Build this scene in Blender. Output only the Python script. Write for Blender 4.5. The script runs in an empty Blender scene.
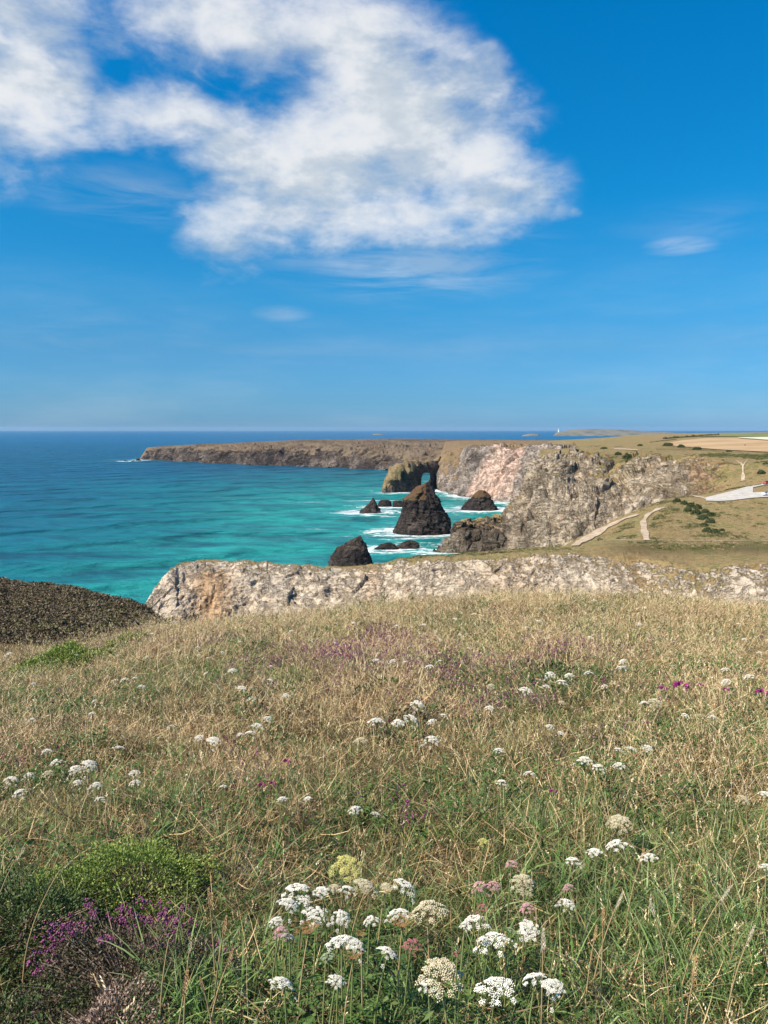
import bpy, math, random
import numpy as np
from mathutils import Vector, Euler
from mathutils.bvhtree import BVHTree

# ------------------------------------------------------------------ camera, sky, sun
scene = bpy.context.scene
COL = scene.collection
F = 780.0                       # focal length in pixels of a 768 x 1024 frame
HZ = 429.2                      # row of the level horizon
CZ = 65.0                       # eye height above the sea
PITCH = math.atan((512 - HZ) / F)
cam = bpy.data.cameras.new('camera'); cam_o = bpy.data.objects.new('camera', cam); COL.objects.link(cam_o)
cam.sensor_fit = 'VERTICAL'; cam.sensor_height = 24.0; cam.lens = 24.0 * F / 1024
cam.clip_start = 0.05; cam.clip_end = 200000
cam_o.location = (0, 0, CZ); cam_o.rotation_euler = (math.pi / 2 - PITCH, 0, 0)
scene.camera = cam_o
scene.view_settings.view_transform = 'Standard'; scene.view_settings.look = 'None'
scene.view_settings.gamma = 1.0; scene.view_settings.use_curve_mapping = False
scene.view_settings.exposure = 0.72
scene.cycles.use_denoising = True
scene.cycles.max_bounces = 5; scene.cycles.diffuse_bounces = 2; scene.cycles.glossy_bounces = 2
scene.cycles.transparent_max_bounces = 4; scene.cycles.volume_bounces = 0
scene.cycles.sample_clamp_indirect = 4

SUN_DIR = Vector((-0.82, -0.45, 0.0)).normalized()
SUN_EL = math.radians(46)
sun_v = Vector((SUN_DIR.x * math.cos(SUN_EL), SUN_DIR.y * math.cos(SUN_EL), math.sin(SUN_EL)))
sl = bpy.data.lights.new('sun', 'SUN'); sl.energy = 5.0; sl.angle = math.radians(0.5); sl.color = (1.0, 0.91, 0.77)
so = bpy.data.objects.new('sun', sl); COL.objects.link(so)
so.rotation_euler = sun_v.to_track_quat('Z', 'Y').to_euler()

CT, ST = math.cos(PITCH), math.sin(PITCH)
def ray(px, py):
    u = (px - 384.0) / F; v = (512.0 - py) / F
    return Vector((u, CT + v * ST, -ST + v * CT))
def at(px, py, D):
    r = ray(px, py); return Vector((0, 0, CZ)) + r * (D / r.y)

class NT:
    """small helper to write shader nodes"""
    def __init__(s, tree): s.t = tree; s.n = tree.nodes; s.l = tree.links
    def new(s, typ, **kw):
        n = s.n.new(typ)
        for k, v in kw.items(): setattr(n, k, v)
        return n
    def put(s, sock, v):
        if isinstance(v, bpy.types.NodeSocket): s.l.new(v, sock)
        elif v is not None:
            if hasattr(sock.default_value, '__len__') and not hasattr(v, '__len__'): v = [v] * len(sock.default_value)
            if hasattr(sock.default_value, '__len__') and len(sock.default_value) == 4 and len(v) == 3: v = (*v, 1)
            sock.default_value = v
    def math(s, op, a, b=None, c=None, clamp=False):
        n = s.new('ShaderNodeMath', operation=op); n.use_clamp = clamp
        s.put(n.inputs[0], a)
        if b is not None: s.put(n.inputs[1], b)
        if c is not None: s.put(n.inputs[2], c)
        return n.outputs[0]
    def vmath(s, op, a, b=None, out=0):
        n = s.new('ShaderNodeVectorMath', operation=op); s.put(n.inputs[0], a)
        if b is not None:
            s.put(n.inputs[3 if op == 'SCALE' else 1], b)
        return n.outputs[out]
    def mr(s, v, a, b, c=0.0, d=1.0, smooth=True):
        n = s.new('ShaderNodeMapRange'); n.interpolation_type = 'SMOOTHSTEP' if smooth else 'LINEAR'
        for i, x in enumerate((v, a, b, c, d)): s.put(n.inputs[i], x)
        return n.outputs[0]
    def mix(s, f, a, b, mode='MIX'):
        n = s.new('ShaderNodeMix', data_type='RGBA', blend_type=mode)
        s.put(n.inputs[0], f); s.put(n.inputs[6], a); s.put(n.inputs[7], b); return n.outputs[2]
    def noise(s, vec, scale, detail=4, rough=0.55, dist=0.0, out=0):
        n = s.new('ShaderNodeTexNoise'); s.put(n.inputs['Vector'], vec)
        n.inputs['Scale'].default_value = scale; n.inputs['Detail'].default_value = detail
        n.inputs['Roughness'].default_value = rough; n.inputs['Distortion'].default_value = dist
        return n.outputs[out]
    def vor(s, vec, scale, feature='F1', out=0, rnd=1.0):
        n = s.new('ShaderNodeTexVoronoi', feature=feature); s.put(n.inputs['Vector'], vec)
        n.inputs['Scale'].default_value = scale; n.inputs['Randomness'].default_value = rnd
        return n.outputs[out]
    def ramp(s, f, stops):
        n = s.new('ShaderNodeValToRGB'); s.put(n.inputs[0], f); e = n.color_ramp.elements
        while len(e) < len(stops): e.new(0.5)
        for el, (p, c) in zip(e, stops):
            el.position = p; el.color = (*c, 1) if len(c) == 3 else c
        return n.outputs[0]
    def attr(s, name, out=2):
        n = s.new('ShaderNodeAttribute'); n.attribute_name = name; return n.outputs[out]
    def pos(s): return s.new('ShaderNodeNewGeometry').outputs['Position']
    def nz(s):
        g = s.new('ShaderNodeNewGeometry'); x = s.new('ShaderNodeSeparateXYZ'); s.l.new(g.outputs['Normal'], x.inputs[0]); return x.outputs[2]
    def bump(s, h, strength, dist, nrm=None):
        n = s.new('ShaderNodeBump'); s.put(n.inputs['Height'], h)
        n.inputs['Strength'].default_value = strength; n.inputs['Distance'].default_value = dist
        if nrm is not None: s.l.new(nrm, n.inputs['Normal'])
        return n.outputs[0]

def mat(name):
    m = bpy.data.materials.new(name); m.use_nodes = True
    m.node_tree.nodes.clear(); k = NT(m.node_tree)
    b = k.new('ShaderNodeBsdfPrincipled'); o = k.new('ShaderNodeOutputMaterial')
    k.l.new(b.outputs[0], o.inputs[0]); b.inputs['Roughness'].default_value = 0.9
    b.inputs['Specular IOR Level'].default_value = 0.15
    return m, k, b

def plain(name, col, rough=0.8, spec=0.3, var=0.0, scale=5.0, metal=0.0):
    m, k, b = mat(name)
    if var:
        n = k.noise(k.pos(), scale, 3)
        c = k.mix(n, tuple(x * (1 - var) for x in col), tuple(min(1, x * (1 + var)) for x in col))
        k.put(b.inputs['Base Color'], c)
    else: k.put(b.inputs['Base Color'], col)
    b.inputs['Roughness'].default_value = rough; b.inputs['Specular IOR Level'].default_value = spec
    b.inputs['Metallic'].default_value = metal
    return m

# --- world: Nishita sky with clouds laid out by direction
w = bpy.data.worlds.new('World'); scene.world = w; w.use_nodes = True
k = NT(w.node_tree); k.n.clear()
sky = k.new('ShaderNodeTexSky', sky_type='NISHITA'); sky.sun_disc = False
sky.sun_elevation = SUN_EL; sky.sun_rotation = math.atan2(SUN_DIR.x, SUN_DIR.y)
sky.altitude = 60; sky.air_density = 1.0; sky.dust_density = 0.6; sky.ozone_density = 2.5
gen = k.new('ShaderNodeTexCoord').outputs['Generated']
N = k.vmath('NORMALIZE', gen)
sep = k.new('ShaderNodeSeparateXYZ'); k.l.new(N, sep.inputs[0]); nz = sep.outputs[2]
up = k.math('MAXIMUM', nz, 0.0)
# deeper azure than the raw model, the more so the higher up
tint = k.ramp(up, [(0.0, (0.32, 0.71, 1.42)), (0.037, (0.26, 0.63, 1.14)), (0.10, (0.22, 0.64, 1.0)), (0.16, (0.15, 0.74, 1.08)), (0.27, (0.035, 0.80, 1.2)), (0.46, (0.0, 0.88, 1.42))])
skyc = k.mix(1.0, sky.outputs[0], tint, 'MULTIPLY')
# clouds
def cdir(px, py): return ray(px, py).normalized()
blobs = [(300, 160, .17, 1.0), (400, 130, .15, 1.0), (250, 190, .12, .95), (470, 140, .11, .95), (350, 218, .11, .9), (500, 195, .10, .95),
         (180, 112, .09, .9), (130, 112, .07, .9), (240, 120, .09, .9), (60, 92, .10, .95), (5, 85, .09, .95), (20, 20, .085, .95), (10, 155, .07, .4), (-60, 60, .2, 1),
         (235, 18, .11, .85), (300, 35, .12, .8), (360, 45, .12, .85), (370, 15, .07, .75), (395, 85, .10, .9), (480, 70, .05, .75), (175, 0, .08, .8),
         (100, 35, .055, .6), (540, 212, .045, .65), (560, 217, .03, .55), (225, 245, .08, .7), (430, 245, .11, .5), (380, 185, .15, 1), (480, 100, .08, .9)]
warp = k.noise(N, 7.0, 3, 0.5, out=1)
Nw = k.vmath('ADD', N, k.vmath('SCALE', k.vmath('SUBTRACT', warp, (0.5, 0.5, 0.5)), 0.07))
tot = None
for (px, py, r, a) in blobs:
    d = cdir(px, py)
    df = k.vmath('MULTIPLY', k.vmath('SUBTRACT', Nw, tuple(d)), (1, 1, 1.5))
    ln = k.vmath('LENGTH', df, out=1)
    g = k.mr(ln, 0.0, r * 1.25, a, 0.0)
    tot = g if tot is None else k.math('MAXIMUM', k.math('ADD', tot, k.math('MULTIPLY', g, 0.22)), g)
Ns = k.vmath('MULTIPLY', N, (1, 1, 1.9))
cn = k.noise(Ns, 9.0, 10, 0.56, 0.1)
cn2 = k.math('ABSOLUTE', k.math('SUBTRACT', k.noise(k.vmath('ADD', Ns, (3.1, 1.7, 0.4)), 13.0, 8, 0.58, 0.3), 0.5))
dens = k.math('ADD', tot, k.math('MULTIPLY', k.mr(tot, 0.0, 0.35, 0.15, 1.0), k.math('ADD', k.math('MULTIPLY', k.math('SUBTRACT', cn, 0.5), 2.0), k.math('MULTIPLY', k.math('SUBTRACT', 0.09, cn2), 1.5))))
cov = k.mr(dens, 0.12, 1.45, 0.0, 0.93)
# thin wisps
wn = k.noise(k.vmath('MULTIPLY', N, (2.2, 2.2, 15)), 2.6, 6, 0.6, 0.5)
wis = None
for (px, py, r, a) in [(680, 246, .055, .5), (282, 314, .05, .26), (410, 262, .24, .42), (700, 225, .14, .1), (130, 195, .16, .3), (760, 350, .18, .13), (100, 320, .25, .10)]:
    df = k.vmath('MULTIPLY', k.vmath('SUBTRACT', N, tuple(cdir(px, py))), (1, 1, 3.6))
    g = k.mr(k.vmath('LENGTH', df, out=1), 0.0, r, a, 0.0)
    wis = g if wis is None else k.math('MAXIMUM', wis, g)
wis = k.math('MULTIPLY', wis, k.mr(wn, 0.32, 0.66, 0.0, 1.0))
cov = k.math('MAXIMUM', cov, wis)
# broad thin veil low in the sky
veil = k.math('MULTIPLY', k.mr(k.noise(k.vmath('MULTIPLY', N, (1.4, 1.4, 9)), 1.8, 5, 0.6), 0.4, 0.75), k.mr(up, 0.32, 0.02, 0.0, 0.12))
cov = k.math('MAXIMUM', cov, veil)
# clouds are whiter where thick and towards the sun, greyer below
off = k.noise(k.vmath('ADD', Ns, (-0.03, 0.0, 0.06)), 9.0, 7, 0.54, 0.1)
shade = k.mr(k.math('SUBTRACT', cn, off), -0.13, 0.10, 0.0, 1.0)
cc = k.mix(shade, (5.2, 5.75, 6.25), (7.5, 7.6, 7.7))
fin = k.mix(cov, skyc, cc)
bg = k.new('ShaderNodeBackground'); k.l.new(fin, bg.inputs[0]); bg.inputs[1].default_value = 0.0707
wo = k.new('ShaderNodeOutputWorld'); k.l.new(bg.outputs[0], wo.inputs[0])

# ------------------------------------------------------------------ helpers
def tag(o, label=None, cat=None, group=None, kind=None):
    if label: o['label'] = label
    if cat: o['category'] = cat
    if group: o['group'] = group
    if kind: o['kind'] = kind
    return o
def empty(name, loc=(0, 0, 0), rz=0.0):
    o = bpy.data.objects.new(name, None); o.location = loc; o.rotation_euler = (0, 0, rz); o.empty_display_size = 0.05
    COL.objects.link(o); return o
def mesh_np(name, V, faces, m=None, parent=None, smooth=True, link=True, attrs=None):
    """faces: int array (n,4) or (n,3), or a list of such arrays"""
    if not isinstance(faces, (list, tuple)): faces = [faces]
    faces = [np.asarray(f, dtype=np.int32) for f in faces if len(f)]
    me = bpy.data.meshes.new(name)
    V = np.asarray(V, dtype=np.float32)
    me.vertices.add(len(V)); me.vertices.foreach_set('co', V.ravel())
    nl = sum(f.size for f in faces); npoly = sum(len(f) for f in faces)
    me.loops.add(nl); me.polygons.add(npoly)
    me.loops.foreach_set('vertex_index', np.concatenate([f.ravel() for f in faces]))
    sizes = np.concatenate([np.full(len(f), f.shape[1], dtype=np.int32) for f in faces])
    starts = np.zeros(npoly, dtype=np.int32); starts[1:] = np.cumsum(sizes)[:-1]
    me.polygons.foreach_set('loop_start', starts)
    me.update(calc_edges=True); me.validate()
    if smooth: me.polygons.foreach_set('use_smooth', np.ones(len(me.polygons), dtype=bool))
    for kk, vv in (attrs or {}).items():
        a = me.attributes.new(kk, 'FLOAT', 'POINT'); a.data.foreach_set('value', np.asarray(vv, dtype=np.float32).ravel())
    if m: me.materials.append(m)
    o = bpy.data.objects.new(name, me)
    if link: COL.objects.link(o)
    if parent is not None: o.parent = parent
    return o
def grid_faces(nr, nc, wrap=False):
    r = np.arange(nr - 1)[:, None]; c = np.arange(nc if wrap else nc - 1)[None, :]
    c2 = (c + 1) % nc
    return np.stack([r * nc + c, r * nc + c2, (r + 1) * nc + c2, (r + 1) * nc + c], -1).reshape(-1, 4)

def hash3(ix, iy, iz, seed):
    h = (ix.astype(np.int64) * 374761393 + iy.astype(np.int64) * 668265263 + iz.astype(np.int64) * 2147483647 + seed * 1274126177) & 0xffffffff
    h = ((h ^ (h >> 13)) * 1274126177) & 0xffffffff
    h = ((h ^ (h >> 16)) * 2246822519) & 0xffffffff
    return ((h ^ (h >> 15)) & 0xffffff) / float(0xffffff)
def vnoise(P, seed=0):
    i = np.floor(P).astype(np.int64); f = P - i; f = f * f * f * (f * (f * 6 - 15) + 10)
    out = 0
    for dx in (0, 1):
        wx = f[..., 0] if dx else 1 - f[..., 0]
        for dy in (0, 1):
            wy = f[..., 1] if dy else 1 - f[..., 1]
            for dz in (0, 1):
                wz = f[..., 2] if dz else 1 - f[..., 2]
                out = out + wx * wy * wz * hash3(i[..., 0] + dx, i[..., 1] + dy, i[..., 2] + dz, seed)
    return out * 2 - 1
ROT = np.array([[0.36, 0.48, -0.8], [-0.8, 0.60, 0.0], [0.48, 0.64, 0.60]])
def fbm(P, oct=5, gain=0.5, seed=0, ridged=False):
    P = np.asarray(P, dtype=np.float64); a = 1.0; s = 0; t = 0
    for o in range(oct):
        n = vnoise(P, seed + o * 17)
        if ridged: n = 1 - 2 * np.abs(n)
        s = s + a * n; t += a; a *= gain; P = (P @ ROT.T) * 2.03 + 5.3
    return s / t

def blocks(P, seed=0, tilt=0.8):
    """broken blocky rock: each cell stands out by its own amount and slants its own way"""
    shp = P.shape[:-1]; P = P.reshape(-1, 3); i0 = np.floor(P).astype(np.int64)
    best = np.full(len(P), 1e9); val = np.zeros(len(P)); idv = np.zeros(len(P))
    for dx in (-1, 0, 1):
        for dy in (-1, 0, 1):
            for dz in (-1, 0, 1):
                c = i0 + [dx, dy, dz]; a, b_, d_ = c[:, 0], c[:, 1], c[:, 2]
                h = [hash3(a, b_, d_, seed + q) for q in range(3)]
                df = P - (c + np.stack(h, -1)); dd = (df ** 2).sum(-1); m = dd < best
                g = np.stack([hash3(a, b_, d_, seed + 11 + q) - .5 for q in range(3)], -1)
                hv = hash3(a, b_, d_, seed + 7)
                v = (hv - .5) * 1.2 + tilt * (df * g).sum(-1) * 2
                best = np.where(m, dd, best); val = np.where(m, v, val); idv = np.where(m, hv, idv)
    return val.reshape(shp), idv.reshape(shp)
STRATA = np.array([[0.80, 0.30, -0.45], [-0.25, 1.0, 0.20], [0.35, 0.10, 0.62]])

# ------------------------------------------------------------------ the meadow's ground
Yk = np.array([-400, -20, 0, 2, 4, 7, 10, 14, 18, 22, 30, 60, 120, 170, 300.])
Dk = np.array([0.5, 1.4, 1.5, 1.6, 1.85, 2.3, 2.75, 3.4, 4.15, 5.4, 10, 27, 46, 58, 72.])
cx_ = np.array([-400, -150, 0, 60, 110, 145, 200, 260, 330, 400, 480, 560, 650, 768, 1000, 1400.])
cy_ = np.array([700, 678, 655, 645, 632, 622, 618, 610, 602, 597, 590, 588, 592, 600, 612, 625.])
def ground(X, Y, bumps=True):
    X = np.asarray(X, dtype=np.float64); Y = np.asarray(Y, dtype=np.float64)
    d = np.interp(Y, Yk, Dk)
    px = 384 + F * X / np.maximum(Y, 3.0)
    kk = (np.interp(px, cx_, cy_) - 592) / F * 1.05
    d = d + np.clip(Y, 0, 26) * kk * np.clip(Y / 16, 0, 1)
    z = CZ - d
    if bumps:
        P = np.stack([X, Y, np.zeros_like(X)], -1)
        fade = np.clip((Y + 3) / 4, 0.3, 1)
        z = z + fade * (0.11 * fbm(P / 2.3, 3, seed=3) + 0.085 * fbm(P / 0.6, 3, seed=9))
    return z
def ground1(x, y): return float(ground(np.array([x]), np.array([y]))[0])
def spaced(a, b, n, p=1.0): return a + (b - a) * np.linspace(0, 1, n) ** p
ys = np.concatenate([spaced(-300, -4, 20)[:-1], spaced(-4, 26, 420)[:-1], spaced(26, 190, 70)])
xs = np.concatenate([-spaced(18, 330, 40)[::-1][:-1], spaced(-18, 18, 440)[:-1], spaced(18, 330, 40)])
GX, GY = np.meshgrid(xs, ys)
GZ = ground(GX, GY)
m_ground, k, b = mat('meadow_soil')
p = k.pos()
n1 = k.noise(p, 0.55, 5, 0.6); n2 = k.noise(p, 14.0, 5, 0.65)
c1 = k.mix(n2, (0.022, 0.016, 0.009), (0.085, 0.062, 0.03))
c2 = k.mix(n2, (0.018, 0.022, 0.007), (0.055, 0.06, 0.02))
k.put(b.inputs['Base Color'], k.mix(k.mr(n1, 0.35, 0.65), c1, c2))
k.put(b.inputs['Normal'], k.bump(n2, 0.8, 0.05)); b.inputs['Specular IOR Level'].default_value = 0.0
tag(mesh_np('meadow_ground', np.stack([GX, GY, GZ], -1).reshape(-1, 3), grid_faces(*GX.shape), m_ground), kind='structure')

# ------------------------------------------------------------------ land materials
def land_material(name, grassA, grassB, grassC, paleA, paleB, darkA, darkB, rscale=1.0, gscale=1.0, bumpd=1.0, gthr=0.5, tan=(0.50, 0.30, 0.17), pinkc=(0.62, 0.42, 0.32), scrub=(0.035, 0.035, 0.012)):
    m, k, b = mat(name)
    p = k.pos()
    # grass, dry patches and dark scrub
    g1 = k.noise(p, 0.06 * gscale, 6, 0.62); g2 = k.noise(p, 0.45 * gscale, 7, 0.7); g3 = k.noise(p, 2.6 * gscale, 4, 0.7)
    gs = k.math('ADD', k.math('MULTIPLY', g1, 1.0), k.math('ADD', k.math('MULTIPLY', k.math('SUBTRACT', g2, 0.5), 1.3), k.math('MULTIPLY', k.math('SUBTRACT', g3, 0.5), 0.7)))
    grass = k.ramp(gs, [(0.30, grassA), (0.47, grassB), (0.62, grassC), (0.78, grassB)])
    grass = k.mix(k.mr(k.math('ADD', g2, k.math('MULTIPLY', k.math('SUBTRACT', g3, 0.5), 0.6)), 0.56, 0.72), grass, scrub)
    grass = k.mix(k.math('MULTIPLY', k.attr('scrub'), k.mr(g3, 0.25, 0.6)), grass, scrub)
    # rock: slanting strata, blocks and cracks
    warpn = k.noise(p, 0.05 * rscale, 4, 0.6, out=1)
    pw = k.vmath('ADD', p, k.vmath('SCALE', warpn, 6.0 / rscale))
    mp = k.new('ShaderNodeMapping'); k.l.new(pw, mp.inputs[0]); mp.inputs['Rotation'].default_value = (0.35, 0.5, 0.2); mp.inputs['Scale'].default_value = (0.55, 0.55, 1.6)
    s1 = k.noise(mp.outputs[0], 0.11 * rscale, 8, 0.68); s2 = k.noise(mp.outputs[0], 0.5 * rscale, 6, 0.7)
    mpv = k.new('ShaderNodeMapping'); k.l.new(pw, mpv.inputs[0]); mpv.inputs['Rotation'].default_value = (0.1, 0.45, 0.0); mpv.inputs['Scale'].default_value = (1.3, 1.3, 0.5)
    ca = k.math('ABSOLUTE', k.math('SUBTRACT', k.noise(mpv.outputs[0], 0.10 * rscale, 7, 0.62, 0.4), 0.5))
    cb = k.math('ABSOLUTE', k.math('SUBTRACT', k.noise(mp.outputs[0], 0.28 * rscale, 6, 0.62, 0.3), 0.5))
    crack = k.math('MULTIPLY', k.mr(ca, 0.0, 0.016, 0.25, 1.0), k.mr(cb, 0.0, 0.018, 0.45, 1.0))
    cr = k.math('MULTIPLY', k.math('ADD', ca, cb), 1.5)
    s3 = k.noise(mpv.outputs[0], 1.3 * rscale, 4, 0.75)
    f = k.math('ADD', k.math('MULTIPLY', s1, 0.50), k.math('ADD', k.math('MULTIPLY', s2, 0.30), k.math('MULTIPLY', s3, 0.20)))
    f = k.math('ADD', f, k.math('MULTIPLY', k.math('SUBTRACT', k.attr('cell'), 0.5), 0.12))
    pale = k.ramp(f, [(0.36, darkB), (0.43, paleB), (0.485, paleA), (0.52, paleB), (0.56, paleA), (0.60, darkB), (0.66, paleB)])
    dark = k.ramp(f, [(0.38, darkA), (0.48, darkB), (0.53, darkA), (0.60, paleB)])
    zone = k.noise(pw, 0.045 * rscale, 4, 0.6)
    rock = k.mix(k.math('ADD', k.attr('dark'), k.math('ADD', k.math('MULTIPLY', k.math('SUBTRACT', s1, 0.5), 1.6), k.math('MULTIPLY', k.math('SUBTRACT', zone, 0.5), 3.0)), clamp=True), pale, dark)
    tn = k.math('MULTIPLY', k.attr('rust'), k.mr(s2, 0.2, 0.5))
    rock = k.mix(tn, rock, tan)
    pk = k.math('MULTIPLY', k.attr('pink'), k.mr(s1, 0.28, 0.42))
    rock = k.mix(pk, rock, pinkc)
    rock = k.mix(k.math('SUBTRACT', 1.0, crack), rock, tuple(x * 0.35 for x in darkB))
    # lichen and grass in the ledges
    slope = k.nz()
    e = k.math('ADD', k.attr('rocky'), k.math('MULTIPLY', k.math('SUBTRACT', g2, 0.5), 1.3))
    e = k.math('ADD', e, k.math('MULTIPLY', k.math('SUBTRACT', 0.62, slope), 0.7))
    fac = k.mr(e, gthr - 0.08, gthr + 0.08)
    k.put(b.inputs['Base Color'], k.mix(fac, grass, rock))
    h = k.math('ADD', k.math('ADD', k.math('MULTIPLY', s2, 0.8), k.math('MULTIPLY', s3, 0.3)), k.math('MULTIPLY', k.mr(cr, 0.0, 0.2), 0.7))
    h = k.math('ADD', k.math('MULTIPLY', h, k.mr(fac, 0, 1, 0.0, 1.0)), k.math('MULTIPLY', g3, k.mr(fac, 0, 1, 0.45, 0.3)))
    k.put(b.inputs['Normal'], k.bump(h, 0.9, bumpd)); b.inputs['Specular IOR Level'].default_value = 0.05
    return m

# ------------------------------------------------------------------ lofted landforms
def row_zy(pts, pxs):
    """control points (px, row, distance): the row of the photograph fixes the height at that distance"""
    pts = np.array(pts, dtype=float)
    py = np.interp(pxs, pts[:, 0], pts[:, 1]); D = np.interp(pxs, pts[:, 0], pts[:, 2])
    v = (512 - py) / F; yy = CT + v * ST; zz = -ST + v * CT
    return np.stack([(pxs - 384) / F * D / yy, D, CZ + zz / yy * D], -1)
def row_z(pts, pxs):
    """control points (px, distance, height)"""
    pts = np.array(pts, dtype=float)
    D = np.interp(pxs, pts[:, 0], pts[:, 1]); Z = np.interp(pxs, pts[:, 0], pts[:, 2])
    return np.stack([(pxs - 384) / F * D, D, Z], -1)
def normals(G):
    du = np.gradient(G, axis=1); dv = np.gradient(G, axis=0)
    n = np.cross(du, dv); n /= np.maximum(np.linalg.norm(n, axis=-1, keepdims=True), 1e-9)
    return n
def loft(name, rows, nsub, amp, rocky, pxs, material, sc=20.0, seed=1, attrs=None, gain=0.55, oct=6, stretch=(1, 1, 0.55), blk=0.5, kind='structure'):
    Rr = []; A = []; K = []
    for i in range(len(rows) - 1):
        n = nsub[i]
        for j in range(n):
            t = j / n
            Rr.append(rows[i] * (1 - t) + rows[i + 1] * t)
            A.append(amp[i] * (1 - t) + amp[i + 1] * t); K.append(rocky[i] * (1 - t) + rocky[i + 1] * t)
    Rr.append(rows[-1]); A.append(amp[-1]); K.append(rocky[-1])
    G = np.stack(Rr); A = np.stack([np.broadcast_to(a, len(pxs)) for a in A]); K = np.stack([np.broadcast_to(a, len(pxs)) for a in K])
    base = G.copy()
    # soften the kinks between the control lines
    for _ in range(3):
        G[1:-1] = (G[:-2] + 2 * G[1:-1] + G[2:]) / 4
    Nn = normals(G)
    if Nn[..., 2].mean() < 0: Nn = -Nn
    P = G / sc * np.array(stretch)
    W = np.stack([fbm(P * 0.7, 3, seed=seed + 50), fbm(P * 0.7 + 9, 3, seed=seed + 51), np.zeros(G.shape[:2])], -1) * 0.6
    n1 = fbm(P + W, oct, gain, seed, ridged=True); n2 = fbm(P * 2.7 + W, oct, 0.6, seed + 7)
    n3 = fbm(P * np.array([1.5, 1.5, 0.35]) + 2 * W, 5, 0.62, seed + 9, ridged=True)
    Pb = (G / sc + 0.25 * W) @ STRATA
    k1, id1 = blocks(Pb * 1.6, seed + 100); k2, id2 = blocks(Pb * 4.6, seed + 200)
    d = A * (0.50 * (n1 - 0.1) + 0.22 * n2 + 0.45 * n3 + (blk * k1 + 0.6 * blk * k2) * np.clip(A / 1.2 - 0.5, 0, 1))
    G = G + Nn * d[..., None]
    cell = 0.55 * id1 + 0.45 * id2
    at_ = {'cell': cell, 'rocky': K, 'dark': 0 * K, 'rust': 0 * K, 'pink': 0 * K, 'scrub': 0 * K}
    for kk, fn in (attrs or {}).items(): at_[kk] = np.clip(fn(base, np.broadcast_to(pxs, base.shape[:2])), -1, 1)
    o = mesh_np(name, G.reshape(-1, 3), grid_faces(*G.shape[:2]), material, attrs={a: v for a, v in at_.items()})
    tag(o, kind=kind)
    return o, G
def bump1(x, c, w): return np.exp(-((x - c) / w) ** 2)
def pyof(G):
    """row of the photograph at which a point stands (used to lay out soil and rock colours along a cliff)"""
    dz = G[..., 2] - CZ
    return 512 - F * (dz * CT + G[..., 1] * ST) / (G[..., 1] * CT - dz * ST)

DRY = [(0.23, 0.155, 0.07), (0.36, 0.25, 0.125), (0.14, 0.145, 0.045)]
m_ridge = land_material('ridge_land', *DRY, (0.70, 0.59, 0.46), (0.55, 0.43, 0.315), (0.10, 0.072, 0.05), (0.25, 0.185, 0.13), rscale=1.9, gscale=1.6, bumpd=1.0, tan=(0.50, 0.325, 0.19))
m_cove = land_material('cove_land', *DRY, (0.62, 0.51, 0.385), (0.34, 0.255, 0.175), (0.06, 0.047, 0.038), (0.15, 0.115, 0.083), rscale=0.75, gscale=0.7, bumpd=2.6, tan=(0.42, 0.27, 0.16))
m_far = land_material('headland_land', (0.095, 0.066, 0.046), (0.15, 0.108, 0.074), (0.20, 0.15, 0.10), (0.30, 0.24, 0.19), (0.17, 0.13, 0.105), (0.045, 0.036, 0.036), (0.085, 0.065, 0.056), rscale=0.55, gscale=0.3, bumpd=4.0)
m_pinkc = land_material('landslip_land', (0.19, 0.12, 0.07), (0.26, 0.175, 0.10), (0.15, 0.11, 0.055), (0.50, 0.42, 0.35), (0.26, 0.20, 0.165), (0.05, 0.043, 0.042), (0.11, 0.09, 0.08), rscale=0.8, gscale=0.4, bumpd=2.5, pinkc=(0.60, 0.42, 0.325))
m_heath = land_material('heath_land', (0.12, 0.078, 0.042), (0.15, 0.098, 0.052), (0.085, 0.075, 0.03), (0.2, 0.15, 0.12), (0.15, 0.11, 0.09), (0.08, 0.06, 0.05), (0.1, 0.08, 0.06), rscale=2, gscale=3.0, bumpd=0.4, scrub=(0.03, 0.022, 0.014))
m_stack = land_material('stack_rock', (0.10, 0.055, 0.032), (0.14, 0.08, 0.045), (0.08, 0.06, 0.03), (0.22, 0.17, 0.135), (0.10, 0.078, 0.065), (0.030, 0.024, 0.024), (0.062, 0.049, 0.044), rscale=1.3, gscale=1.0, bumpd=1.8)

# ---- pale cliff ridge with the grassy spur, car park and paths behind it
px4 = np.linspace(100, 1100, 1150)
R0 = row_z([(100, 125, 2), (140, 125, 12), (182, 122, 25), (1100, 110, 29)], px4)
R1 = row_zy([(100, 720, 142), (140, 665, 146), (170, 640, 150), (200, 628, 154), (400, 620, 152), (640, 618, 148), (768, 625, 138), (1100, 650, 120)], px4)
R2 = row_zy([(100, 700, 150), (128, 650, 150), (140, 622, 152), (150, 602, 155), (160, 585, 158), (172, 570, 160), (182, 564, 162), (215, 561, 165), (240, 562, 165), (275, 566, 166),
             (330, 569, 168), (350, 568, 168), (385, 567, 168), (400, 564, 165), (430, 562, 161), (480, 560, 160), (540, 556, 160), (600, 556, 160), (640, 561, 156), (672, 566, 150), (690, 569, 148), (715, 568, 147), (745, 563, 147), (768, 562, 146), (1100, 580, 132)], px4)
R3 = row_zy([(100, 705, 158), (140, 622, 158), (150, 602, 161), (160, 585, 164), (172, 570, 166), (182, 564, 168), (215, 561, 171), (240, 563, 171), (275, 566, 171), (330, 569, 174), (350, 568, 174),
             (385, 565, 175), (400, 559, 180), (430, 556, 185), (480, 553, 190), (540, 549, 195), (600, 544, 195), (640, 541, 190), (768, 541, 190), (1100, 545, 190)], px4)
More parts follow.
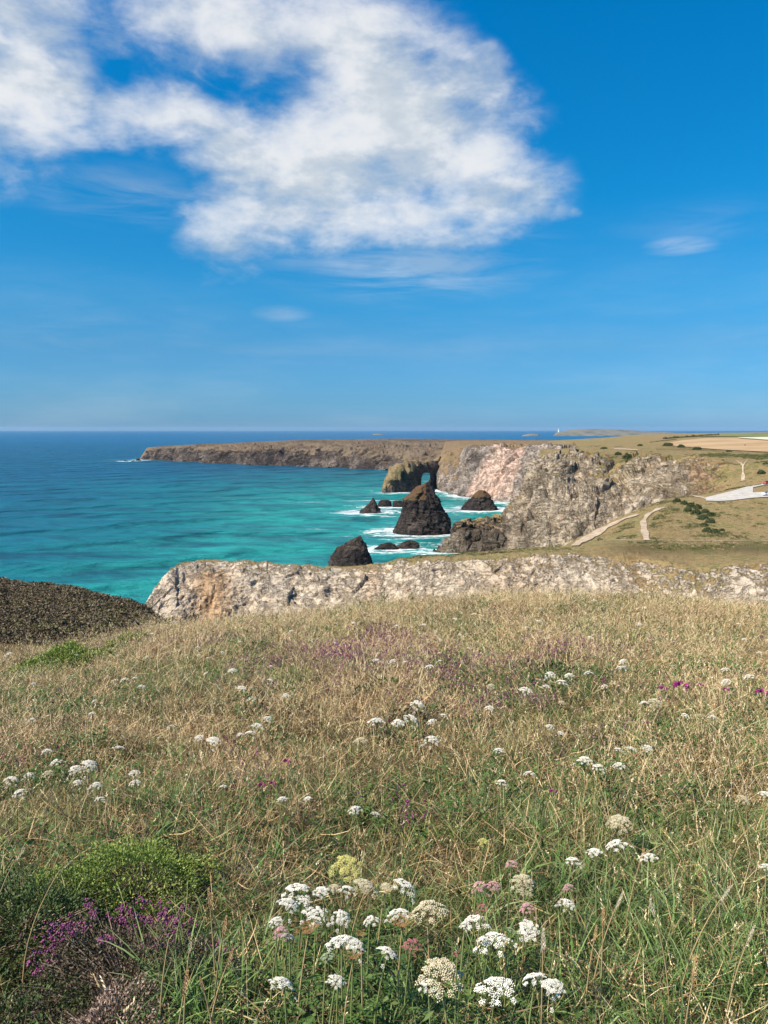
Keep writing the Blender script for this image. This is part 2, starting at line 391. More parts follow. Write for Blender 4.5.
R4 = row_zy([(100, 715, 162), (140, 650, 166), (182, 585, 178), (330, 578, 185), (385, 572, 190), (400, 564, 195), (430, 560, 200), (480, 556, 205), (540, 549, 215), (565, 546, 225), (580, 537, 235), (600, 527, 250), (620, 516, 258), (650, 505, 272),
             (670, 497.5, 285), (700, 494, 297), (735, 488, 306), (768, 484, 315), (1100, 470, 330)], px4)
R5 = row_z([(100, 170, -3), (182, 195, -3), (385, 225, -3), (565, 262, -3), (650, 300, -3), (700, 312, 22), (735, 322, 36), (768, 331, 41), (1100, 345, 44)], px4)
left = np.interp(px4, [150, 230, 400, 640, 720, 1100], [2.0, 2.6, 2.7, 2.2, 1.2, 1.2])
rk2 = np.interp(px4, [160, 200, 400, 600, 635, 660, 700, 735, 1100], [1.1, 1.1, 1.0, 0.95, 0.72, 0.50, 0.45, 0.80, 0.7])
def ridge_rust(G, px):
    y = pyof(G)
    return bump1(px, 212, 20) * np.clip((y - 566) / 12, 0, 1) * 1.2 + 0.45 * bump1(px, 372, 10) + 0.35 * bump1(px, 510, 40)
def ridge_dark(G, px):
    return -0.45 + 0.30 * bump1(px, 440, 50) + 0.34 * np.clip((px - 520) / 60, 0, 1) - 0.25 * bump1(px, 270, 70)
def ridge_scrub(G, px):
    y = pyof(G)
    return 0.75 * bump1(y, 549, 6) * np.clip((px - 600) / 30, 0, 1)
ridge, GR = loft('ridge_cliff', [R0, R1, R2, R3, R4, R5], [30, 110, 14, 60, 26], [1.2, left * 1.25, left * 0.6, 0.25, 0.35, 2.0], [0.9, rk2 + 0.1, rk2 * 0.62, -0.1, -0.15, 0.9],
             px4, m_ridge, sc=11, seed=4, blk=0.30, attrs={'rust': ridge_rust, 'dark': ridge_dark, 'scrub': ridge_scrub}, stretch=(1.2, 1.2, 0.6))

# ---- heather hillside on the near side of the bay
px5 = np.linspace(-500, 190, 420)
H0 = row_zy([(-500, 740, 40), (0, 720, 40), (190, 700, 45)], px5)
H1 = row_zy([(-500, 545, 80), (-100, 573, 78), (0, 581, 76), (40, 585, 75), (80, 591, 74), (110, 598, 73), (140, 607, 73), (165, 624, 73), (190, 650, 73)], px5)
H2 = row_zy([(-500, 548, 95), (-100, 578, 90), (0, 588, 86), (80, 600, 82), (110, 610, 80), (140, 622, 79), (190, 670, 78)], px5)
H3 = row_z([(-500, 170, 0), (0, 140, -3), (190, 110, -3)], px5)
heath, GH = loft('heather_hillside', [H0, H1, H2, H3], [150, 20, 40], [0.5, 0.35, 0.4, 2], [-0.4, -0.4, -0.3, 0.6], px5, m_heath, sc=7, seed=12, stretch=(1, 1, 1))

# ---- cliffs round the cove, the slopes above and the fields
px3 = np.concatenate([np.linspace(438, 780, 860)[:-1], np.linspace(780, 1150, 120)])
B0 = row_z([(438, 409, -3), (505, 402, -3), (560, 385, -3), (650, 350, -3), (700, 336, 14), (735, 327, 34), (768, 336, 40), (1150, 352, 44)], px3)
B1 = row_zy([(438, 556, 411), (445, 552, 412), (459, 540, 414), (487, 537, 414), (505, 537, 414), (530, 520, 420), (560, 515, 410), (600, 520, 392), (640, 515, 372), (680, 512, 352), (700, 505, 345), (720, 498, 340), (735, 492, 335), (768, 482, 340), (1150, 470, 358)], px3)
TT = row_zy([(438, 557, 412), (445, 550, 418), (452, 536, 424), (459, 524, 430), (475, 521, 440), (487, 519, 446), (503, 515, 455), (512, 501, 462), (522, 489, 470), (530, 474, 476), (537, 463, 480), (550, 460, 480), (575, 461, 478), (592, 463, 466), (600, 472, 452), (606, 481, 445), (618, 476, 442), (632, 466, 440), (650, 463, 436),
             (680, 463, 415), (720, 463, 392), (735, 466, 380), (768, 462, 372), (1150, 455, 370)], px3)
T2 = row_zy([(438, 560, 415), (445, 553, 420), (459, 527, 436), (487, 522, 452), (503, 518, 462), (512, 504, 468), (522, 492, 476), (530, 475, 484), (537, 459, 500), (550, 455, 505), (592, 458, 500), (606, 467, 500), (632, 461, 480), (650, 459, 470), (680, 460, 450), (735, 461, 430), (768, 458, 425), (1150, 452, 420)], px3)
P1 = row_z([(438, 422, -3), (503, 480, -3), (522, 500, -3), (531, 515, 10), (540, 560, 42), (550, 600, 45), (640, 580, 48.3), (768, 480, 50.5), (1150, 500, 53)], px3)
P2 = row_z([(438, 425, -4), (503, 485, -4), (522, 510, -4), (531, 530, 10), (540, 700, 46), (550, 900, 49.5), (640, 860, 53), (768, 760, 56), (1150, 760, 58)], px3)
P3 = row_z([(438, 427, -5), (503, 490, -5), (522, 520, -5), (531, 545, 8), (540, 900, 46), (550, 1100, 49), (600, 1300, 51), (640, 1450, 55.5), (700, 1500, 58.5), (768, 1500, 60), (1150, 1500, 62)], px3)
P4 = row_z([(438, 428, -6), (503, 492, -6), (522, 525, -6), (531, 550, -6), (540, 1000, -5), (550, 1500, 20), (640, 2400, -3), (1150, 2600, -3)], px3)
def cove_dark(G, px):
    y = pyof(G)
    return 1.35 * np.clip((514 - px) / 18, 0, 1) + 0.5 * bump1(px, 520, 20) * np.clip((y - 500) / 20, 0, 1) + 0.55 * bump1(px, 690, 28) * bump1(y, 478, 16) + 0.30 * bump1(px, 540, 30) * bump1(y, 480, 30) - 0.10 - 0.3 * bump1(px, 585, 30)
def cove_rust(G, px):
    y = pyof(G)
    return 1.1 * bump1(px, 700 + (y - 480) * 0.15, 9) * bump1(y, 480, 20) + 0.5 * bump1(px, 712, 8) * bump1(y, 480, 14)
def cove_scrub(G, px):
    y = pyof(G)
    return 0.5 * bump1(px, 625, 30) * bump1(y, 458, 5) + 0.5 * bump1(y, 449.5, 1.2) * (px > 655)
ra = np.interp(px3, [440, 505, 535, 600, 640, 700, 735, 768, 1150], [7.0, 9.0, 15, 14, 12, 7.5, 1.0, 0.8, 1.0])
rt = np.interp(px3, [440, 500, 520, 585, 604, 625, 700, 718, 740, 1150], [0.50, 0.5, 0.8, 0.7, 0.35, 0.6, 0.75, 0.45, -0.1, -0.2])
rb = np.interp(px3, [440, 500, 620, 700, 738, 750, 1150], [1.0, 1.0, 1.0, 0.9, 0.4, -0.1, -0.2])
top = np.where(px3 < 533, 1.0, -0.15)
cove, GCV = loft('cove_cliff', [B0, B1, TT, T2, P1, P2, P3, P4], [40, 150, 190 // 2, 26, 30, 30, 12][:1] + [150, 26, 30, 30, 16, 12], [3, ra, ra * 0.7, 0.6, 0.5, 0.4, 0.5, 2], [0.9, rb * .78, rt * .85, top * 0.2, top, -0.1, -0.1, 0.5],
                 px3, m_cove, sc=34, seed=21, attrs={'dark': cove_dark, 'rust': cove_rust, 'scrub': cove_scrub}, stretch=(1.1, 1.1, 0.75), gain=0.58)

# ---- headland with the pink landslip
px2 = np.linspace(431.5, 640, 520)
L0 = row_z([(428, 905, -3), (445, 800, -3), (465, 742, -3), (500, 695, -3), (540, 655, -3), (640, 600, -3)], px2)
Lm = row_zy([(428, 480, 895), (436, 474, 872), (445, 478, 820), (465, 486, 765), (485, 486, 738), (500, 484, 724), (540, 480, 700), (640, 475, 680)], px2)
Lt = row_zy([(428, 473, 900), (434, 464, 900), (445, 456, 880), (460, 451, 850), (475, 448.5, 805), (500, 447, 770), (530, 447, 745), (560, 449, 720), (640, 452, 690)], px2)
L2 = row_zy([(428, 474, 905), (434, 461, 915), (445, 451.5, 920), (460, 448, 910), (475, 446, 880), (500, 444.5, 850), (560, 446, 800), (640, 449, 760)], px2)
L3 = row_z([(428, 935, -3), (434, 955, 15), (445, 1010, 44), (460, 1050, 47), (640, 1000, 48)], px2)
L4 = row_z([(428, 940, -6), (434, 1000, -3), (445, 1300, 44), (460, 1300, 46), (640, 1300, 47)], px2)
def slip(G, px):
    y = pyof(G)
    line = 508 - (y - 447) * 0.62
    a = np.clip((px - line + 16) / 8, 0, 1) * np.clip((line + 20 + (y - 447) * 0.35 - px) / 6, 0, 1)
    return a * np.clip((500 - y) / 8, 0, 1) * 1.0 * (y > 443)
def l2dark(G, px):
    y = pyof(G)
    return 0.7 * bump1(px, 476, 12) * bump1(y, 457, 12) + 0.6 * np.clip((y - 480) / 14, 0, 1) * (px < 490) + 0.7 * bump1(px, 458, 6) * bump1(y, 474, 12)
r2a = np.interp(px2, [428, 445, 470, 640], [2, 5, 8, 8])
r2t = np.interp(px2, [428, 445, 462, 480, 640], [0.2, 0.1, 0.35, 0.75, 0.8])
landslip, GL = loft('landslip_headland', [L0, Lm, Lt, L2, L3, L4], [40, 90, 20, 30, 8], [5, r2a, r2a * 0.8, 0.8, 1, 1], [1.0, np.interp(px2, [428, 460, 490], [0.55, 0.62, 0.9]), r2t, 0.1, -0.1, -0.1],
                    px2, m_pinkc, sc=42, seed=33, attrs={'pink': slip, 'dark': l2dark}, stretch=(1.1, 1.1, 0.7), gain=0.58)

# ---- long far headland
px1 = np.linspace(134, 720, 1050)
A0 = row_z([(134, 1725, -4), (140, 1700, -3), (211, 1505, -3), (260, 1420, -3), (320, 1345, -3), (382, 1246, -3), (426, 1180, -3), (470, 1150, -3), (720, 1100, -3)], px1)
A1 = row_zy([(134, 467, 1725), (139, 460.5, 1704), (147, 451, 1700), (200, 450, 1560), (211, 451, 1540), (240, 450, 1480), (260, 451, 1445), (302, 451, 1400), (350, 452, 1330), (382, 453, 1290), (426, 456, 1230), (470, 455, 1210), (720, 447, 1200)], px1)
A2 = row_zy([(134, 467, 1730), (139, 460, 1722), (147, 447.5, 1740), (165, 446, 1740), (200, 444, 1700), (240, 442.5, 1700), (302, 439.6, 1650), (400, 438.3, 1700), (500, 439.5, 1750), (560, 440, 1800), (720, 439, 1800)], px1)
A3 = row_z([(134, 1740, -6), (147, 1850, -3), (200, 2000, -3), (720, 2400, -3)], px1)
def a_dark(G, px): return 0.85 - 0.55 * np.clip((px - 330) / 50, 0, 1) + 0.4 * bump1(px, 400, 14) * (pyof(G) > 455)
a_amp = np.interp(px1, [134, 145, 200, 720], [3, 9, 11, 13])
far, GF = loft('far_headland', [A0, A1, A2, A3], [70, 60, 30], [10, a_amp * 1.05, 0.7, 4], [1.1, 0.42 + 0.45 * fbm(np.stack([px1 / 34, px1 * 0, px1 * 0], -1), 4, seed=5), -0.2, 0.5],
               px1, m_far, sc=60, seed=41, blk=0.4, attrs={'dark': a_dark}, stretch=(1, 1, 0.6), gain=0.6)

# ---- distant promontory beyond
pxt = np.linspace(552, 800, 220)
D7 = 7500
t0 = row_z([(552, D7, -5), (800, D7, -5)], pxt)
t1 = row_zy([(552, 437.5, D7 + 40), (556, 434, D7 + 40), (575, 434.5, D7 + 60), (640, 435, D7 + 60), (800, 437, D7 + 60)], pxt)
t2 = row_zy([(552, 437.6, D7 + 200), (556, 432.5, D7 + 300), (564, 430.6, D7 + 300), (575, 428.8, D7 + 400), (600, 428.4, D7 + 500), (625, 429.5, D7 + 500), (655, 431.5, D7 + 500), (690, 433.2, D7 + 500), (800, 435, D7 + 500)], pxt)
t3 = row_z([(552, D7 + 900, -8), (800, D7 + 900, -8)], pxt)
m_prom, k, b = mat('promontory_land')
pn = k.noise(k.vmath('MULTIPLY', k.pos(), (1, 0.3, 3)), 0.006, 6, 0.65)
k.put(b.inputs['Base Color'], k.ramp(pn, [(0.35, (0.08, 0.075, 0.065)), (0.5, (0.19, 0.165, 0.12)), (0.65, (0.11, 0.115, 0.08))]))
prom, _ = loft('distant_promontory', [t0, t1, t2, t3], [8, 16, 6], [10, 8, 3, 6], [1, 1, 0, 0], pxt, m_prom, sc=260, seed=71)
# ------------------------------------------------------------------ sea stacks and rocks
def stack(name, levels, D, label, cat='sea stack', depth=0.8, amp=1.5, sc=8, seed=1, mat_=None, nlev=70, na=110, grassy=None, group=None, rot=0.0, lean=0.0, dark=0.9, base_drop=4.0):
    """levels: (row, left px, right px) from the foot upwards; the thickness along the view is depth x width"""
    lv = np.array(levels, dtype=float)
    Z = []; X0 = []; X1 = []
    for py, a, c in lv:
        P = at((a + c) / 2, py, D); Z.append(P.z); X0.append((a - 384) / F * D); X1.append((c - 384) / F * D)
    Z = np.array(Z); X0 = np.array(X0); X1 = np.array(X1)
    Z[0] = min(Z[0], 0.0)
    xc = (X0[0] + X1[0]) / 2; w0 = (X1[0] - X0[0])
    Z = np.concatenate([[-base_drop], Z]); X0 = np.concatenate([[X0[0] - w0 * .03], X0]); X1 = np.concatenate([[X1[0] + w0 * .03], X1])
    zz = np.interp(np.linspace(0, 1, nlev), np.linspace(0, 1, len(Z)), Z)
    zz = np.linspace(-base_drop, Z[-1], nlev)
    l = np.interp(zz, Z, X0); r = np.interp(zz, Z, X1)
    th = np.linspace(0, 2 * np.pi, na, endpoint=False)
    c_, s_ = np.cos(th), np.sin(th)
    ex = 0.95
    cx = np.sign(c_) * np.abs(c_) ** ex; sy = np.sign(s_) * np.abs(s_) ** ex
    hw = np.maximum((r - l) / 2, w0 * 0.012); cen = (l + r) / 2
    G = np.stack([cen[:, None] + hw[:, None] * cx, D + (hw[:, None] * depth * sy) + lean * (zz[:, None] - zz[0]), np.broadcast_to(zz[:, None], (nlev, na))], -1)
    G = np.concatenate([G, G[-1:].mean(axis=1, keepdims=True).repeat(na, 1) + [0, 0, amp * 0.2]], 0)
    ctr = np.stack([np.append(cen, cen[-1]), np.full(nlev + 1, D), np.append(zz, zz[-1])], -1)[:, None]
    dirn = G - ctr; dirn /= np.maximum(np.linalg.norm(dirn, axis=-1, keepdims=True), 1e-6); dirn[..., 2] += 0.2
    P = G / sc
    led = fbm(P @ np.array([[.35, .1, .25], [.1, .35, .1], [.55, .2, 4.2]]), 3, 0.6, seed + 3, ridged=True)
    d = amp * (0.8 * (fbm(P * [1.3, 1.3, .9], 6, 0.62, seed, ridged=True) - 0.15) + 0.55 * fbm(P * 2.6, 5, 0.65, seed + 5) + 0.45 * led)
    Pb = (P + 0.15 * fbm(P * .8, 2, seed=seed)[..., None]) @ STRATA
    k1, id1 = blocks(Pb * 1.5, seed + 100); k2, id2 = blocks(Pb * 4.0, seed + 200)
    d = d * .55 + amp * (0.95 * k1 + 0.45 * k2)
    d = d - d.mean() - 0.15 * amp
    fade = np.clip((G[..., 2] + 3) / 3, 0.3, 1) * np.minimum(1, 0.25 + np.append(hw, 0)[:, None] / (amp * 3.0)) * (np.append(hw, 0)[:, None] > 0)
    G = G + dirn * (d * fade)[..., None]
    rk = np.full(G.shape[:2], 1.3)
    if grassy: rk = rk - grassy(base_x=G[..., 0] / D * F + 384, py=pyof(G))
    o = mesh_np(name, (G - np.array([xc, D, 0])).reshape(-1, 3), grid_faces(*G.shape[:2], wrap=True), mat_ or m_stack,
                attrs={'cell': 0.55 * id1 + 0.45 * id2, 'rocky': rk, 'dark': np.full(rk.shape, dark), 'rust': 0 * rk, 'pink': 0 * rk, 'scrub': 0 * rk})
    o.location = (xc, D, 0)
    tag(o, label, cat, group)
    ROCKS.append((xc, D, (X0[1], X1[1]), depth * w0 / 2))
    return o
ROCKS = []
stack('sea_stack', [(535, 391.5, 451), (528, 393.3, 450.5), (521, 399, 449.5), (510, 401.5, 443.5), (499, 403, 438.5), (494, 410, 436.5), (488.5, 416, 434.6), (484, 424, 433.5), (479, 430, 431.5)], 490,
      'tall dark pinnacle sea stack standing alone in the turquoise bay', amp=1.7, sc=10, seed=3, nlev=120, na=200,
      grassy=lambda base_x, py: 1.15 * np.clip((427 - base_x) / 3, 0, 1) * np.clip((502 - py) / 3, 0, 1) + 0.25)
stack('sea_stack', [(572, 324, 377), (566, 328, 374), (556, 330, 370.5), (548, 336, 367), (543, 346, 364.5), (538.5, 353.5, 362), (535.5, 359, 360.5)], 352,
      'dark leaning wedge of rock peeping over the pale cliff ridge', amp=0.7, sc=6, seed=8, depth=0.7, grassy=lambda base_x, py: 0.55, dark=0.7)
stack('sea_stack', [(513.5, 358, 382), (510, 361, 380), (507, 365, 378), (503, 369, 375.5), (499, 372, 374.5), (497.5, 372.5, 373.7)], 608,
      'little pointed black rock in the surf beyond the leaning wedge', amp=0.9, sc=6, seed=11, nlev=50, na=80)
stack('sea_stack', [(511.5, 459, 500), (507, 463, 497), (502, 467, 494), (497, 472, 491), (493, 477, 487), (490.5, 480, 484)], 632,
      'squat brown topped rock at the foot of the pink landslip', amp=1.5, sc=10, seed=14, depth=0.8, grassy=lambda base_x, py: 1.1 * np.clip((500 - py) / 4, 0, 1) + 0.3, nlev=60)
stack('sea_rock', [(550.5, 372, 400), (547, 375, 397), (544.5, 380, 394), (542.8, 384, 390)], 421,
      'low black reef rock awash in foam, the higher of the joined pair', cat='rock', amp=0.9, sc=4, seed=18, depth=0.4, nlev=26, na=80)
stack('sea_rock', [(550.5, 394, 421), (546, 397, 420), (542.5, 402, 418), (540.5, 406, 415)], 424,
      'low black reef rock awash just below the tall pinnacle stack', cat='rock', amp=0.8, sc=4, seed=19, depth=0.4, nlev=26, na=80)
stack('sea_rock', [(502.5, 377, 392), (501, 379, 391), (500, 381, 388)], 655,
      'thin flat rock slab lying in the surf beside the black pointed rock', cat='rock', amp=0.5, sc=4, seed=22, depth=0.4, nlev=16, na=60)
stack('sea_rock', [(502.5, 392, 404), (501.3, 393, 403), (500.5, 395, 401)], 652,
      'thin flat green tinged slab touching the flank of the pinnacle stack', cat='rock', amp=0.4, sc=4, seed=23, depth=0.4, nlev=16, na=60)
for i, (a, c, py, D, h, lb) in enumerate([(a_, c_, p_, CZ / math.tan(PITCH - math.atan((512 - p_) / F)) + 4, h_, l_) for a_, c_, p_, _, h_, l_ in [(131.5, 137, 461.5, 1650, 1.0, 'small dark skerry in white surf off the headland tip'), (123, 129, 461.3, 1660, 0.7, 'lowest skerry farthest out in the surf off the headland'),
                                  (136, 142, 460.5, 1680, 2.0, 'dark rock joined to the very tip of the far headland')]]):
    stack('sea_rock', [(py, a, c), (py - h * .6, a + 1.2, c - 1), (py - h, a + 2.2, c - 2)], D, lb, cat='rock', amp=2, sc=12, seed=30 + i, depth=0.6, nlev=14, na=40, base_drop=3)
for (a, c, py, h, D, lb, sd) in [(520, 541, 437, 3.0, 7400, 'low grey islet on the horizon beside the white lighthouse', 5), (538, 543, 437, 1.6, 7350, 'tiny rock next to the grey islet on the horizon', 6), (371, 385, 434.6, 0.7, 9000, 'faint reef breaking the horizon over the far headland', 7)]:
    stack('islet', [(py, a, c), (py - h * .7, a + 2, c - 2), (py - h, a + (c - a) * .4, c - (c - a) * .35)], D, lb, cat='islet', amp=8, sc=60, seed=sd, depth=0.5, mat_=m_prom, nlev=16, na=40, base_drop=8)

# ---- arch rock at the end of the landslip headland
m_arch = land_material('arch_land', (0.19, 0.13, 0.075), (0.27, 0.19, 0.11), (0.16, 0.13, 0.06), (0.30, 0.24, 0.19), (0.15, 0.12, 0.10), (0.04, 0.034, 0.034), (0.085, 0.068, 0.06), rscale=0.9, gscale=0.5, bumpd=2.2)
def arch_rock():
    nc = 240
    pxa = np.linspace(382.5, 440, nc)
    D0 = np.interp(pxa, [382, 410, 440], [812, 835, 900])
    ytop = np.interp(pxa, [382.5, 385, 389, 394, 399, 405, 415, 424, 430, 435, 440], [490, 481, 474.5, 467.5, 463.5, 461.5, 461, 461.5, 461, 458.5, 455.5])
    dep_h = 26.0
    X = (pxa - 384) / F * D0
    zt = np.array([at(a, y, D).z for a, y, D in zip(pxa, ytop, D0)])
    nr = 90
    G = []
    for j in range(nr):
        t = j / (nr - 1)                       # front foot, over the crest, back foot
        a = t * math.pi
        yy = -math.cos(a) * dep_h * (0.55 + 0.45 * np.clip((zt) / 45, 0, 1))
        zz = -4 + (zt + 4) * np.sin(a) ** 0.55
        G.append(np.stack([X * (D0 + yy) / D0, D0 + yy, zz], -1))
    G = np.stack(G)
    Nn = normals(G)
    if Nn[nr // 2, :, 2].mean() < 0: Nn = -Nn
    d = 4.5 * (0.75 * (fbm(G / 26, 6, 0.58, 61, ridged=True) - 0.1) + 0.45 * fbm(G / 9, 5, 0.6, 66))
    k1, id1 = blocks((G / 26) @ STRATA * 1.6, 161); k2, id2 = blocks((G / 26) @ STRATA * 4.2, 162)
    d = d * .6 + 4.5 * (.7 * k1 + .3 * k2)
    fade = np.clip((zt + 4) / 18, 0.15, 1)[None, :]
    G = G + Nn * (d * fade)[..., None]
    rk = 0.95 - 1.3 * np.clip((pyof(G) < 492) * np.clip((408 - (384 + F * G[..., 0] / G[..., 1]) + (480 - pyof(G)) * 1.4) / 14, 0, 1), 0, 1) - 0.9 * (np.arange(nr)[:, None] > nr * .38) * (np.arange(nr)[:, None] < nr * .7)
    o = mesh_np('arch_rock', (G - np.array([25, 830, 0])).reshape(-1, 3), [grid_faces(*G.shape[:2])], m_arch,
                attrs={'cell': 0.5 * id1 + 0.5 * id2, 'rocky': rk + 0.1, 'dark': np.full(rk.shape, 0.45), 'rust': 0 * rk, 'pink': 0 * rk, 'scrub': 0 * rk})
    o.location = (25, 830, 0)
    # close the sheet underneath so the opening can be cut through a solid
    me = o.data
    import bmesh
    bm = bmesh.new(); bm.from_mesh(me)
    be = [e for e in bm.edges if e.is_boundary]
    bmesh.ops.holes_fill(bm, edges=be, sides=0)
    bmesh.ops.triangulate(bm, faces=[f for f in bm.faces if len(f.verts) > 4])
    bmesh.ops.recalc_face_normals(bm, faces=bm.faces)
    bm.to_mesh(me); bm.free()
    # the cutter: a rough tapering tunnel through the rock, applied at once and thrown away
    prof = [(421.0, 494), (421.3, 484), (421.5, 477), (423.0, 473.5), (426, 472.6), (429.6, 473.4), (430.3, 478), (429.6, 483), (430, 494)]
    V = []
    for D in (770, 960):
        for (a, y) in prof:
            q = at(a, y, 850); dx = (D - 850) * (q.x / 850); V.append((q.x + dx - 25, D - 830, q.z if y < 490 else -6))
    n = len(prof)
    faces = [list(range(n)), list(range(2 * n - 1, n - 1, -1))] + [[i, i + n, (i + 1) % n + n, (i + 1) % n] for i in range(n)]
    cm = bpy.data.meshes.new('tunnel'); cm.from_pydata(V, [], faces)
    b2 = bmesh.new(); b2.from_mesh(cm); bmesh.ops.recalc_face_normals(b2, faces=b2.faces); b2.to_mesh(cm); b2.free()
    co = bpy.data.objects.new('tunnel', cm); co.location = o.location; COL.objects.link(co)
    md = o.modifiers.new('cut', 'BOOLEAN'); md.object = co; md.operation = 'DIFFERENCE'; md.solver = 'EXACT'
    bpy.context.view_layer.update()
    ev = o.evaluated_get(bpy.context.evaluated_depsgraph_get())
    nm = bpy.data.meshes.new_from_object(ev); o.modifiers.clear()
    b3 = bmesh.new(); b3.from_mesh(nm)
    bmesh.ops.delete(b3, geom=[v for v in b3.verts if v.co.y < -59.5 or v.co.y > 129.5], context='VERTS')
    b3.to_mesh(nm); b3.free()
    nm.name = 'arch_rock'; o.data = nm
    bpy.data.objects.remove(co)
    return tag(o, 'dark promontory rock pierced by a small sea arch, running out from the landslip headland', 'rock arch')
arch_rock()

# ------------------------------------------------------------------ the sea
def sea():
    ys = np.concatenate([spaced(-3000, 100, 14)[:-1], spaced(100, 360, 60)[:-1], spaced(360, 900, 240)[:-1], spaced(900, 1800, 110)[:-1], np.geomspace(1800, 32000, 60)])
    xs = np.concatenate([-np.geomspace(32000, 901, 28), spaced(-900, -260, 90)[:-1], spaced(-260, 300, 250)[:-1], np.geomspace(300, 32000, 28)])
    X, Y = np.meshgrid(xs, ys)
    P = np.stack([X, Y, 0 * X], -1)
    # distance from shore along every coast that shows
    pts = []
    def coast(G, rowlo, step=6, wt=1.0):
        # highest-index crossing of the water line in each column, both flanks
        for c in range(0, G.shape[1], step):
            z = G[:, c, 2]; s = np.where((z[:-1] < 0) != (z[1:] < 0))[0]
            for i in s: pts.append((G[i, c, 0], G[i, c, 1], wt))
    coast(GR, 0); coast(GCV, 0); coast(GL, 0, 4); coast(GF, 0, 8)
    for (xc, D, (a, c), dp) in ROCKS:
        if D > 3000: continue
        for t in np.linspace(0, 2 * np.pi, 26): pts.append(((a + c) / 2 + (c - a) / 2 * math.cos(t), D + dp * math.sin(t), 1.0))
    for t in np.linspace(0, 1, 20): pts.append((0 + 30 * t, 800 + 20 * t, 1.0))
    pts = np.array(pts)
    from mathutils.kdtree import KDTree
    kd = KDTree(len(pts))
    for i, q in enumerate(pts): kd.insert((q[0], q[1], 0), i)
    kd.balance()
    shore = np.full(X.shape, 2000.0)
    sel = np.where((X > -1000) & (X < 700) & (Y > 80) & (Y < 2300))
    for i, j in zip(*sel): shore[i, j] = kd.find((X[i, j], Y[i, j], 0))[2]
    # shallow sand in the head of the bay, deep water outside it
    sandy = np.exp(-((X - 60) / 210) ** 2 - ((Y - 640) / 420) ** 2) + 0.6 * np.exp(-((X + 10) / 160) ** 2 - ((Y - 330) / 200) ** 2) + 0.28 * np.exp(-((X + 150) / 240) ** 2 - ((Y - 850) / 330) ** 2)
    sandy = np.clip(sandy, 0, 1)
    surf = np.exp(-((X - 30) / 130) ** 2 - ((Y - 650) / 330) ** 2)
    surf = np.clip(surf + 0.9 * np.exp(-((X + 560) / 75) ** 2 - ((Y - 1640) / 110) ** 2), 0, 1)
    m, k, b = mat('sea_water')
    p = k.pos()
    far_ = k.new('ShaderNodeSeparateXYZ'); k.l.new(p, far_.inputs[0])
    big = k.noise(k.vmath('MULTIPLY', p, (0.45, 1, 1)), 0.006, 4, 0.55, 0.4)
    band = k.noise(k.vmath('MULTIPLY', p, (0.25, 1, 1)), 0.022, 4, 0.6, 0.5)
    sd = k.math('ADD', k.attr('sandy'), k.math('MULTIPLY', k.math('SUBTRACT', big, 0.5), 0.55))
    sd = k.math('ADD', sd, k.math('MULTIPLY', k.math('SUBTRACT', band, 0.5), 0.30))
    col = k.ramp(sd, [(0.0, (0.001, 0.095, 0.185)), (0.22, (0.001, 0.130, 0.195)), (0.50, (0.002, 0.18, 0.20)), (0.85, (0.016, 0.31, 0.28))])
    # open ocean is bluer
    col = k.mix(k.mr(far_.outputs[1], 1300, 5500), col, (0.0, 0.115, 0.27))
    # swell shadows and the dark side of the chop, painted into the water colour
    sp = k.noise(k.vmath('MULTIPLY', p, (0.45, 1, 1)), 0.028, 7, 0.72, 0.3)
    col = k.mix(k.math('MULTIPLY', k.mr(sp, 0.46, 0.68), 0.8), col, (0.001, 0.04, 0.07))
    chop = k.noise(k.vmath('MULTIPLY', p, (0.3, 1, 1)), 0.16, 6, 0.78, 0.2)
    col = k.mix(k.mr(chop, 0.35, 0.65, 0.0, 0.36), col, (0.001, 0.035, 0.06))
    # foam
    sh = k.attr('shore')
    fn = k.noise(k.vmath('MULTIPLY', p, (0.55, 1, 1)), 0.085, 7, 0.72, 0.9)
    fn2 = k.noise(k.vmath('MULTIPLY', p, (0.7, 1, 1)), 0.35, 6, 0.75, 0.5)
    reach = k.math('ADD', 3.0, k.math('MULTIPLY', k.attr('surf'), 42.0))
    near = k.math('SUBTRACT', 1.0, k.math('DIVIDE', sh, reach), clamp=True)
    ff = k.math('ADD', k.math('MULTIPLY', near, 0.60), k.math('ADD', k.math('MULTIPLY', k.math('SUBTRACT', fn, 0.5), 2.1), k.math('MULTIPLY', k.math('SUBTRACT', fn2, 0.5), 1.0)))
    foam = k.math('MULTIPLY', k.mr(ff, 0.36, 0.56), k.mr(near, 0.0, 0.12))
    ww = k.math('MULTIPLY', k.mr(k.math('ADD', k.noise(k.vmath('MULTIPLY', p, (0.22, 1, 1)), 0.045, 5, 0.7, 0.8), k.math('MULTIPLY', k.attr('surf'), 0.115)), 0.70, 0.76), k.attr('surf'))
    foam = k.math('MAXIMUM', foam, k.math('MULTIPLY', ww, k.mr(fn2, 0.35, 0.6)))
    col = k.mix(k.math('MULTIPLY', k.mr(near, 0, 0.8), 0.35), col, (0.03, 0.30, 0.26))
    k.put(b.inputs['Base Color'], k.mix(foam, col, (0.80, 0.84, 0.84)))
    k.put(b.inputs['Roughness'], k.mix(foam, (0.32, 0.32, 0.32), (0.9, 0.9, 0.9)))
    b.inputs['Specular IOR Level'].default_value = 0.20; b.inputs['IOR'].default_value = 1.33
    w1 = k.noise(k.vmath('MULTIPLY', p, (0.35, 1, 1)), 0.10, 5, 0.7, 0.2)
    w2 = k.noise(k.vmath('MULTIPLY', p, (0.5, 1, 1)), 0.55, 4, 0.7)
    # long swells rolling into the bay
    mp = k.new('ShaderNodeMapping'); k.l.new(p, mp.inputs[0]); mp.inputs['Rotation'].default_value = (0, 0, math.radians(-24))
